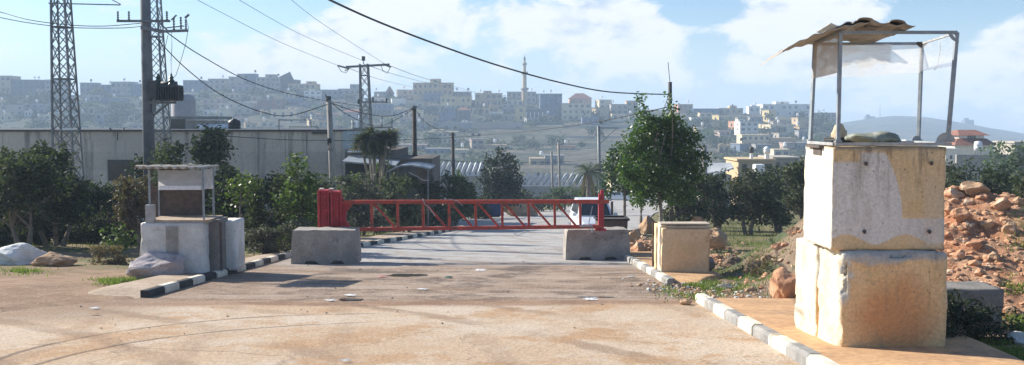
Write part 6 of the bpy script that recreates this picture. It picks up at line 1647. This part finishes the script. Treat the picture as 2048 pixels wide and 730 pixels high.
H_(942, 232, 970, 244, 'cream', 'cream hut on top of the pink retaining wall, left end', win=.7)
H_(1006, 230, 1032, 242, 'grey', 'grey hut on top of the pink retaining wall, right end', win=.7)
H_(1014, 200, 1046, 214, 'cream', 'cream house in front of the mosque hall, left of the minaret foot', tank=1)
H_(1186, 218, 1218, 234, 'tan', 'tan house under the pale cream ridge house with the rounded front', rz=.2)
H_(1224, 228, 1250, 242, 'cream', 'cream house in the row under the stone ridge house by the street tree')
H_(1400, 226, 1424, 236, 'cream', 'small cream house under the blue-roofed shed')
H_(1590, 236, 1622, 256, 'tan', 'tan house under the large greyish-white one by the guard frame', rz=.2, tank=1)
H_(1500, 234, 1526, 246, 'grey', 'grey house left of the yellow sunlit house')
H_(1548, 300, 1580, 314, 'cream', 'cream house right behind the white tank on its stand', d=330, tank=1)
H_(1060, 318, 1092, 336, 'tan', 'tan house left of the pale grey one in the valley', d=330, tank=1)
H_(900, 300, 936, 322, 'cream', 'cream house in the valley behind the dark wooden pole with a box', d=380, tank=1)
# valley floor
H_(855, 264, 915, 300, 'cream', 'cream three-level block in the valley right of the dark wooden pole', cols=6, floors=3, room=(.1, .5, 5), d=420, tank=2)
H_(796, 290, 852, 324, 'pink', 'pinkish building in the valley behind the dark wooden pole', cols=5, floors=3, d=400, tank=1)
H_(850, 298, 905, 328, 'blue', 'bluish low building below the cream block in the valley', cols=4, floors=2, d=380)
H_(938, 279, 968, 312, 'pink', 'pinkish tower-like house with white roof tanks in the valley', cols=2, floors=3, d=400, tank=2, rz=.15)
H_(966, 291, 1012, 314, 'tan', 'low tan house right of the pinkish valley house', cols=4, d=400, tank=1)
H_(1090, 312, 1128, 338, 'grey', 'pale grey house behind the two thin poles', cols=3, d=330)
H_(1116, 293, 1150, 310, 'orange', 'small orange house with white cube above the thin poles', cols=3, d=400, tank=1)
H_(1150, 300, 1190, 316, 'stone', 'stone house above the palm tree in the valley', d=400, cols=4)
# small houses filling the slope between the named ones
def fillers():
    r_ = random.Random(23); names = dict(cream='cream', white='white', tan='tan', pink='pinkish', grey='grey', stone='stone-coloured', blue='bluish', yellow='yellowish')
    seen = set(); boxes = [(q[0], q[1]) for q in HL]; k = 0; tries = 0
    while k < 62 and tries < 3000:
        tries += 1; px = r_.uniform(0, 1270) if r_.random() < .8 else r_.uniform(1390, 1610); r = r_.uniform(lerp(RIDGE, px) + 12, 256 if px < 1270 else 300); w_ = r_.uniform(18, 36); h = r_.uniform(9, 15)
        if px > 940 and px < 1270 and r > 243: continue
        if any(abs(px - a) < w_ * .72 + 8 and abs(r - b) < 10 for a, b in boxes): continue
        c = r_.choice(['cream', 'white', 'tan', 'pink', 'grey', 'stone', 'cream', 'yellow', 'blue']); hq = min(HL[:BASE], key=lambda q: (q[0] - px) ** 2 + (q[1] - r) ** 2); ph = ' ' + hq[2]
        for wd in (' on ', ' left ', ' right ', ' below ', ' above ', ' in ', ' under ', ' behind ', ' at ', ' just ', ' higher ', ' seen ', ' standing ', ' crowned ', ' near ', ' between ', ' halfway ', ' directly '):
            if wd in ph[12:]: ph = ph[:12] + ph[12:].split(wd)[0]
        ph = ' '.join(ph.split()[:9]); dx, dy = px - hq[0], r - hq[1]
        rel = ('left of' if dx < 0 else 'right of') if abs(dx) > abs(dy) * 1.5 else ('below' if dy > 0 else 'above')
        lab = 'small %s house %s the %s' % (names[c], rel, ph)
        if (rel, hq[2]) in seen or lab in seen: continue
        seen.add((rel, hq[2])); seen.add(lab); boxes.append((px, r)); k += 1
        house(px - w_ / 2, r - h / 2, px + w_ / 2, r + h / 2, c, lab, rz=r_.choice([0, 0, .2, -.2, .35]), tank=r_.choice([0, 1, 1]), room=r_.choice([None, None, (.5, .85, 4), (.1, .45, 4)]))
BASE = len(HL)
fillers()
# minaret
def minaret():
    d = 600.; b = P(1049, 190, d); t = P(1048, 111, d); s = d / F
    root = empty('minaret', (b.x, d, b.z - 6), 'tall slender stone minaret with three balconies rising over the ridge', 'minaret')
    z = lambda r_: P(1049, r_, d).z
    m = MB(); m.lathe((b.x, d, 0), [(1.75, b.z - 8), (1.7, z(178)), (1.35, z(176)), (1.25, z(150)), (1.2, z(144)), (.95, z(142)), (.9, z(128)), (.7, z(126)), (.62, z(119))], 12); m.build('shaft', hm['tan'], root)
    for r_, rad in ((177, 2.6), (145, 2.1), (127, 1.5)):
        m = MB(); m.lathe((b.x, d, z(r_) - 1.), [(rad * .55, -.6), (rad, .4), (rad, 1.4), (rad * .9, 1.4)], 12); m.build('balcony', hm['stone'], root)
    m = MB(); m.lathe((b.x, d, z(119)), [(.85, 0), (.8, .5), (.5, 1.3), (.12, 2.0), (.05, 3.2)], 10); m.build('cap', m_slab, root)
minaret()
# solar canopy plate on the dark house
m = MB(); a, b = P(563, 162, 612), P(584, 152, 612); m.bar(a, b, .4, 6); tag(m.build('solar_canopy', m_trafo), 'tilted dark solar canopy on the roof of the dark ridge house', 'solar panel')
# retaining walls
def rwall(px0, px1, r0, r1, c, label, name='retaining_wall', d=None):
    d = d or seat((px0 + px1) / 2, r1); a, b = P(px0, r0, d), P(px1, r1, d); z0 = min(zt(a.x, d), zt(b.x, d), b.z) - 1
    m = MB(); m.box(((a.x + b.x) / 2, d, (a.z + z0) / 2), (b.x - a.x, 1.2, a.z - z0)); tag(m.build(name, hm[c]), label, 'wall')
rwall(944, 1044, 244, 258, 'pink', 'long pinkish retaining wall under the houses, left of the minaret')
rwall(878, 944, 245, 257, 'grey', 'bluish-grey retaining wall left of the pinkish one')
rwall(1044, 1124, 244, 250, 'dark', 'dark low retaining wall right of the pinkish one')
rwall(1124, 1262, 250, 256, 'stone', 'long pale terrace wall under the cream villa')
rwall(1340, 1480, 240, 245, 'tan', 'tan terrace wall on the right slope above the orchard')
rwall(1090, 1260, 272, 275, 'stone', 'thin terrace wall in the fields under the cream villa')
rwall(960, 1180, 286, 289, 'tan', 'long thin terrace wall across the middle fields')
rwall(1345, 1470, 300, 303, 'stone', 'low field wall right of the street tree')
# white columns in front of the dark house, masts on the ridge
for k in range(6):
    d = seat(1066, 242) - .8; a, b = P(1053 + k * 8, 224, d), P(1053 + k * 8, 242, d); m = MB(); m.bar((a.x, a.y, a.z), (b.x, b.y, b.z), .7); tag(m.build('column', hm['white']), 'thin white column in front of the dark house below the mosque', 'column', 'white columns below the mosque')
# greenhouses: rows of pale ridged roofs
m_gh = mat('greenhouse_film', (.60, .62, .63), (.50, .52, .54), .5, .5, .0, fine=.1)
m_ghd = mat('greenhouse_gutter', (.14, .16, .18), (.2, .22, .24), .5, .7, .0)
def greenhouse(px0, px1, r_far, r_near, d0, d1, n, label):
    """pitched bays running away from the viewer, alternating film and shade strips"""
    a, b = P(px0, r_near, d0), P(px1, r_near, d0); c, e = P(px0 + (px1 - px0) * .12, r_far, d1), P(px1 + (px1 - px0) * .06, r_far, d1)
    root = empty('greenhouse', ((a.x + b.x) / 2, (d0 + d1) / 2, zt((a.x + b.x) / 2, d0)), label, 'greenhouse')
    m = MB(); w_ = MB()
    for i in range(n):
        t0, t1, tm = i / n, (i + 1) / n, (i + .6) / n
        p0, p1, pm = a.lerp(b, t0), a.lerp(b, t1), a.lerp(b, tm); q0, q1, qm = c.lerp(e, t0), c.lerp(e, t1), c.lerp(e, tm)
        up = Vector((0, 0, 1.0)); m.face([p0, pm + up, qm + up, q0], 0); m.face([pm + up, p1, q1, qm + up], 1); m.face([p0, p1, pm + up], 0); m.face([q1, q0, qm + up], 0)
    m.build('roof', [m_gh, m_ghd], root)
    zg = min(zt(a.x, d0), zt(b.x, d0), zt(c.x, d1), zt(e.x, d1)) - 1; Dn = Vector((0, 0, 0))
    for p, q in ((a, b), (b, e), (e, c), (c, a)):
        w_.face([(p.x, p.y, zg), (q.x, q.y, zg), q - Vector((0, 0, .02)), p - Vector((0, 0, .02))])
    w_.build('side_wall', m_pole, root)
greenhouse(1034, 1180, 352, 372, 175, 235, 11, 'right greenhouse with pale striped roof bays beside the thin poles')
greenhouse(860, 962, 330, 352, 165, 240, 9, 'left greenhouse with pale striped roof bays beside the dark evergreen')
low_wall(1040, 1168, 372, 372, 170, m_pole, 'grey wall in front of the right greenhouse', th=.4)
# arched house at the end of the street
def arch_house():
    d = 165.; root = house(1222, 352, 1262, 402, 'cream', 'cream house with arched openings at the far end of the street', d=d, cols=1, floors=1, win=0, depth=8, slabs=False)
    for px in (1234, 1251):
        c = P(px, 396, d); m = MB(); pts = []
        w_, h = .75, 1.3
        for k in range(9): an = 3.1416 * k / 8; pts.append((c.x + math.cos(an) * w_, d - .05, c.z + h * .5 + math.sin(an) * w_))
        pts += [(c.x - w_, d - .05, c.z - h), (c.x + w_, d - .05, c.z - h)]; m.face(pts); m.face([(p[0], p[1] + .04, p[2]) for p in pts][::-1]); m.build('arch', m_hwin, root)
arch_house()
# houses with tanks behind the orchard
def mid_right():
    house(1477, 322, 1548, 345, 'tan', 'low tan house behind the orchard under the black and white tanks', d=120, cols=3, floors=1, depth=7, slabs=False)
    house(1548, 318, 1598, 345, 'stone', 'low stone house behind the orchard, right of the tan one', d=125, cols=3, floors=1, depth=7, slabs=False)
    d = 112.; q = lambda px, py, dd=0: P(px, py, d + dd)
    root = empty('shed', q(1432, 350), 'shed with a broad grey pitched roof behind the orchard, right of the street tree', 'shed')
    m = MB(); a, b, c, e = q(1400, 349), q(1468, 336), q(1462, 325, 9), q(1408, 327, 9); m.face([a, b, c, e]); m.face([p - Vector((0, 0, .15)) for p in (e, c, b, a)]); m.face([a, a - Vector((0, 0, .15)), b - Vector((0, 0, .15)), b]); m.build('roof', m_sheet2, root)
    m = MB(); m.box(((a.x + b.x) / 2, d + 4.5, (q(0, 349).z + plane(d)) / 2 - .6), (b.x - a.x - .3, 8, q(0, 349).z - plane(d) + 1)); m.build('wall', hm['stone'], root)
    m = MB(); m.bar(q(1466, 336, -.1), q(1418, 352, -.1), .35, .2); m.build('verge_board', m_wt, root)
    def tank(px, r0, r1, rs, wpx, m_, label, d=121.5):
        s = d / F; b = P(px, r1, d); rr = wpx * s / 2; h = (r1 - r0) * s; root = empty('water_tank', P(px, rs, d), label, 'water tank', 'water tanks on stands')
        m = MB(); m.lathe(b, [(rr, 0), (rr, h * .3), (rr * 1.05, h * .33), (rr, h * .36), (rr, h * .62), (rr * 1.05, h * .65), (rr, h * .68), (rr * .96, h * .84), (rr * .5, h * .93), (rr * .4, h)], 16); m.build('tank_body', m_, root, smooth=True)
        m = MB(); hs = (rs - r1) * s; m.box(b - Vector((0, 0, hs / 2)), (rr * 1.2, rr * 1.2, hs)); m.build('stand', m_wt, root)
    tank(1503, 293, 306, 320, 9, m_black, 'black water tank on a pale stand above the tan house')
    tank(1534, 293, 307, 320, 13, m_wt, 'white water tank on a pale stand, right of the black one', 122.)
    d = 108.; a, b = P(1511, 329, d), P(1530, 350, d); m = MB(); m.box(((a.x + b.x) / 2, d + .7, (a.z + b.z) / 2), (b.x - a.x, 1.4, a.z - b.z)); tag(m.build('white_tank', m_wt, bevel=.12), 'square white tank in front of the low tan house', 'tank')
m_sheet2 = mat('grey_blue_corrugated_roof', (.36, .38, .39), (.28, .30, .31), .6, .6, .0, fine=.1)
mid_right()
# red-roofed pavilion house at the right
def pagoda():
    d = 150.; q = lambda px, py, dd=0: P(px, py, d + dd); s = d / F
    root = empty('pavilion_house', q(1957, 322), 'pale house with two-tiered brown-red tile roofs at the right', 'house')
    cx = q(1957, 0).x; W1 = 76 * s; z = lambda r_: q(1957, r_).z
    m = MB(); m.box((cx, d + 3, (z(289) + plane(110) - 4) / 2), (W1, 6, z(289) - plane(110) + 4)); m.build('wall', hm['white'], root)
    def roof(nm, w0, w1, z0, z1, d0=3.4, d1=.5):
        m = MB(); hx, hy, tx, ty = w0 / 2, d0 + .6, w1 / 2, d1
        m.add([(cx - hx, d + 3 - hy, z0), (cx + hx, d + 3 - hy, z0), (cx + hx, d + 3 + hy, z0), (cx - hx, d + 3 + hy, z0), (cx - tx, d + 3 - ty, z1), (cx + tx, d + 3 - ty, z1), (cx + tx, d + 3 + ty, z1), (cx - tx, d + 3 + ty, z1)], [(0, 3, 2, 1), (0, 1, 5, 4), (1, 2, 6, 5), (2, 3, 7, 6), (3, 0, 4, 7), (4, 5, 6, 7)]); m.build(nm, m_tile, root)
    roof('lower_roof', 86 * s, 58 * s, z(290), z(277), 3.2, 2.2)
    m = MB(); m.box((cx, d + 3, (z(278) + z(270)) / 2), (50 * s, 4.2, z(270) - z(278) + .05)); m.build('lantern_wall', hm['white'], root)
    for px in (1936, 1944, 1969, 1977):
        m = MB(); m.box((q(px, 0).x, d + .87, z(274)), (.5, .06, .42)); m.build('window', m_wt, root)
    m = MB(); m.box((cx, d + .86, z(275)), (16 * s, .08, .7)); m.build('opening', m_hwin, root)
    roof('upper_roof', 64 * s, 36 * s, z(271), z(260), 2.6, .4)
    t = empty('water_tank', q(1956, 308, -2), 'white water tank on legs in front of the red-roofed house', 'water tank')
    c = q(1956, 301, -2); m = MB(); r_ = .6; m.lathe(c, [(r_, 0), (r_, .4), (r_ * 1.03, .43), (r_, .46), (r_, .9), (r_ * 1.03, .93), (r_, .96), (r_ * .9, 1.35), (r_ * .4, 1.45)], 16); m.build('tank_body', m_wt, t, smooth=True)
    for k in (-.45, .45): m = MB(); m.bar(c + Vector((k, 0, -1.4)), c + Vector((k, 0, .05)), .08); m.build('leg', m_lat, t)
pagoda()
low_wall(1912, 2130, 312, 309, 135, m_conc, 'grey garden wall in front of the red-roofed house', th=.4)
low_wall(1860, 1912, 330, 330, 120, m_pole, 'lower grey garden wall at the right flank of the guard post', th=.4)
house(1892, 300, 1912, 330, 'white', 'small white hut between the guard post and the garden wall', d=138, cols=1, floors=1, win=.5, depth=3, slabs=False)
house(2030, 286, 2110, 318, 'stone', 'low house with a pale sheet roof at the right edge', d=165, cols=3, floors=1, depth=7, slabs=False)
for (a, b, c, e, k, lb) in [(1762, 1786, 276, 292, 'stone', 'pale house seen through the guard frame right of the sandbag'), (1812, 1838, 280, 296, 'white', 'small white house seen through the guard frame by the right rear post'), (1700, 1716, 270, 286, 'tan', 'small tan house behind the tan sack'), (1600, 1616, 292, 306, 'stone', 'stone house left of the guard post at the valley floor'), (1895, 1912, 276, 292, 'grey', 'small grey house left of the red-roofed pavilion house')]:
    house(a, c, b, e, k, lb, d=700 if a > 1650 else 420, cols=3, depth=8)
# landmarks on the far blue hill
d = 1490.; a = P(1739, 238, d); m = MB(); m.box((a.x, d, a.z - 3), (14, 10, 14)); m.box((a.x - 3, d, a.z + 4), (5, 5, 6)); tag(m.build('hilltop_ruin', hm['dark']), 'small dark ruin on top of the far blue hill', 'ruin')
m = MB(); p = P(1760, 240, d); m.tube([p - Vector((0, 0, 5)), P(1760, 211, d)], [.8, .4], 5); tag(m.build('radio_mast', m_lat), 'thin radio mast on the far blue hill', 'mast')
a = P(1936, 246, d); m = MB(); m.box((a.x, d, a.z - 2), (14, 10, 14)); m.box((a.x - 3, d, a.z + 5), (6, 5, 5)); tag(m.build('hilltop_ruin', hm['dark']), 'dark block on the right shoulder of the far blue hill', 'ruin')

# ---- trees among the houses
def far_tree_mesh(seed, tall):
    r_ = random.Random(seed); mb = MB()
    lobes = [(Vector((r_.uniform(-.5, .5), r_.uniform(-.5, .5), r_.uniform(.35, .85) * tall)), (r_.uniform(.3, .55), .45, r_.uniform(.2, .32) * tall)) for _ in range(6)]
    crown(mb, lobes, 420, .16, 1.3, 4, r_)
    return mb
FT = []
for i, (m_, tall, nm) in enumerate([(L_dark, 1.3, 'hillside_tree'), (L_olive, 1.0, 'hillside_tree'), (L_mid, 1.1, 'hillside_tree'), (L_dark, 2.6, 'cypress_tree')]):
    root = bpy.data.objects.new(nm, None)
    me = far_tree_mesh(40 + i, tall).build('crown', m_, None, origin=(0, 0, 0)); t_ = MB(); t_.tube([(0, 0, -.3), (0, 0, .6 * tall)], [.07, .04], 6); tr_ = t_.build('trunk', m_bark, None, origin=(0, 0, 0))
    FT.append((nm, me, tr_))
used_ft = [False] * 4
def far_tree(px, r, size, kind, d=None):
    h = min(HL, key=lambda q: (q[0] - px) ** 2 + (q[1] - r) ** 2); ph = ' ' + h[2]
    for wd in (' on ', ' left ', ' right ', ' below ', ' above ', ' in ', ' under ', ' behind ', ' at ', ' just ', ' higher ', ' seen ', ' standing ', ' crowned ', ' near ', ' between ', ' halfway ', ' directly '):
        if wd in ph[12:]: ph = ph[:12] + ph[12:].split(wd)[0]
    dx, dy = px - h[0], r - h[1]
    rel = ('left of' if dx < 0 else 'right of') if abs(dx) > abs(dy) * 1.5 else ('below' if dy > 0 else 'above')
    if abs(dx) > 60 or abs(dy) > 40: rel = 'far ' + rel if 'of' in rel else 'well ' + rel
    ph = ' '.join(ph.split()[:9])
    lab = '%s %s %s the %s' % ('small' if size < 3.3 else 'large', ['dark tree', 'grey-green tree', 'green tree', 'narrow cypress'][kind], rel, ph)
    if lab in TL: return
    TL.add(lab)
    nm, me, tr_ = FT[kind]; d = d or seat(px, r, 260); x = (px - 1024) / F * d
    root = bpy.data.objects.new(nm, None); col.objects.link(root); root.location = (x, d, zt(x, d)); root.rotation_euler = (0, 0, rnd.random() * 6); root.scale = (size, size, size)
    if used_ft[kind]: a, b = me.copy(), tr_.copy(); col.objects.link(a); col.objects.link(b)
    else: a, b = me, tr_; used_ft[kind] = True
    a.parent = root; b.parent = root; a.location = (0, 0, 0); b.location = (0, 0, 0)
    tag(root, lab, 'tree', 'hillside trees')
tr_rnd = random.Random(11)
for px, r, s, k in [(540, 176, 3, 3), (575, 196, 4, 0), (590, 192, 5, 1), (455, 190, 4, 0), (410, 196, 5, 2), (780, 200, 4, 0), (1000, 206, 4, 0), (1200, 226, 4, 2), (1215, 232, 4, 0), (1190, 238, 5, 1), (1040, 240, 5, 2), (960, 238, 3, 3), (700, 205, 5, 0), (735, 212, 4, 1), (860, 230, 4, 0), (830, 236, 5, 1), (1640, 252, 7, 0), (1655, 262, 6, 2), (1622, 256, 6, 1), (1600, 244, 5, 0), (1440, 268, 6, 1), (1460, 262, 5, 0), (1420, 282, 6, 2), (1450, 292, 6, 0), (1395, 262, 5, 1), (1375, 290, 6, 0), (1530, 272, 4, 0), (1560, 268, 4, 1)]:
    far_tree(px, r, s * .9, k)
for _ in range(110):
    px = tr_rnd.uniform(0, 1660); r = tr_rnd.uniform(lerp(RIDGE, px) + 3, 250 if px < 800 else 300); far_tree(px, r, tr_rnd.uniform(2.2, 4.6), tr_rnd.choice([0, 0, 1, 2]))
for _ in range(70):
    px = tr_rnd.uniform(-20, 420); r = tr_rnd.uniform(194, 262); far_tree(px, r, tr_rnd.uniform(3, 6), tr_rnd.choice([0, 0, 1]))
# scrub covering the slopes, one mass
def scrub():
    r_ = random.Random(3); mb = MB()
    for _ in range(9000):
        d = r_.uniform(230, 612); px = r_.uniform(-60, 1900); x = (px - 1024) / F * d
        if noise.noise(Vector((x * .012, d * .012, 1))) < (-.05 if px > 420 else -.3): continue
        z = zt(x, d); s = r_.uniform(.5, 1.9)
        for _ in range(6): leaf(mb, Vector((x + r_.gauss(0, s * .5), d + r_.gauss(0, s * .5), z + r_.uniform(0, s * .8))), s * .9, asp=1.3, r_=r_)
    tag(mb.build('scrub', L_olive), 'dark scrub scattered over the hillside', kind='stuff')
scrub()
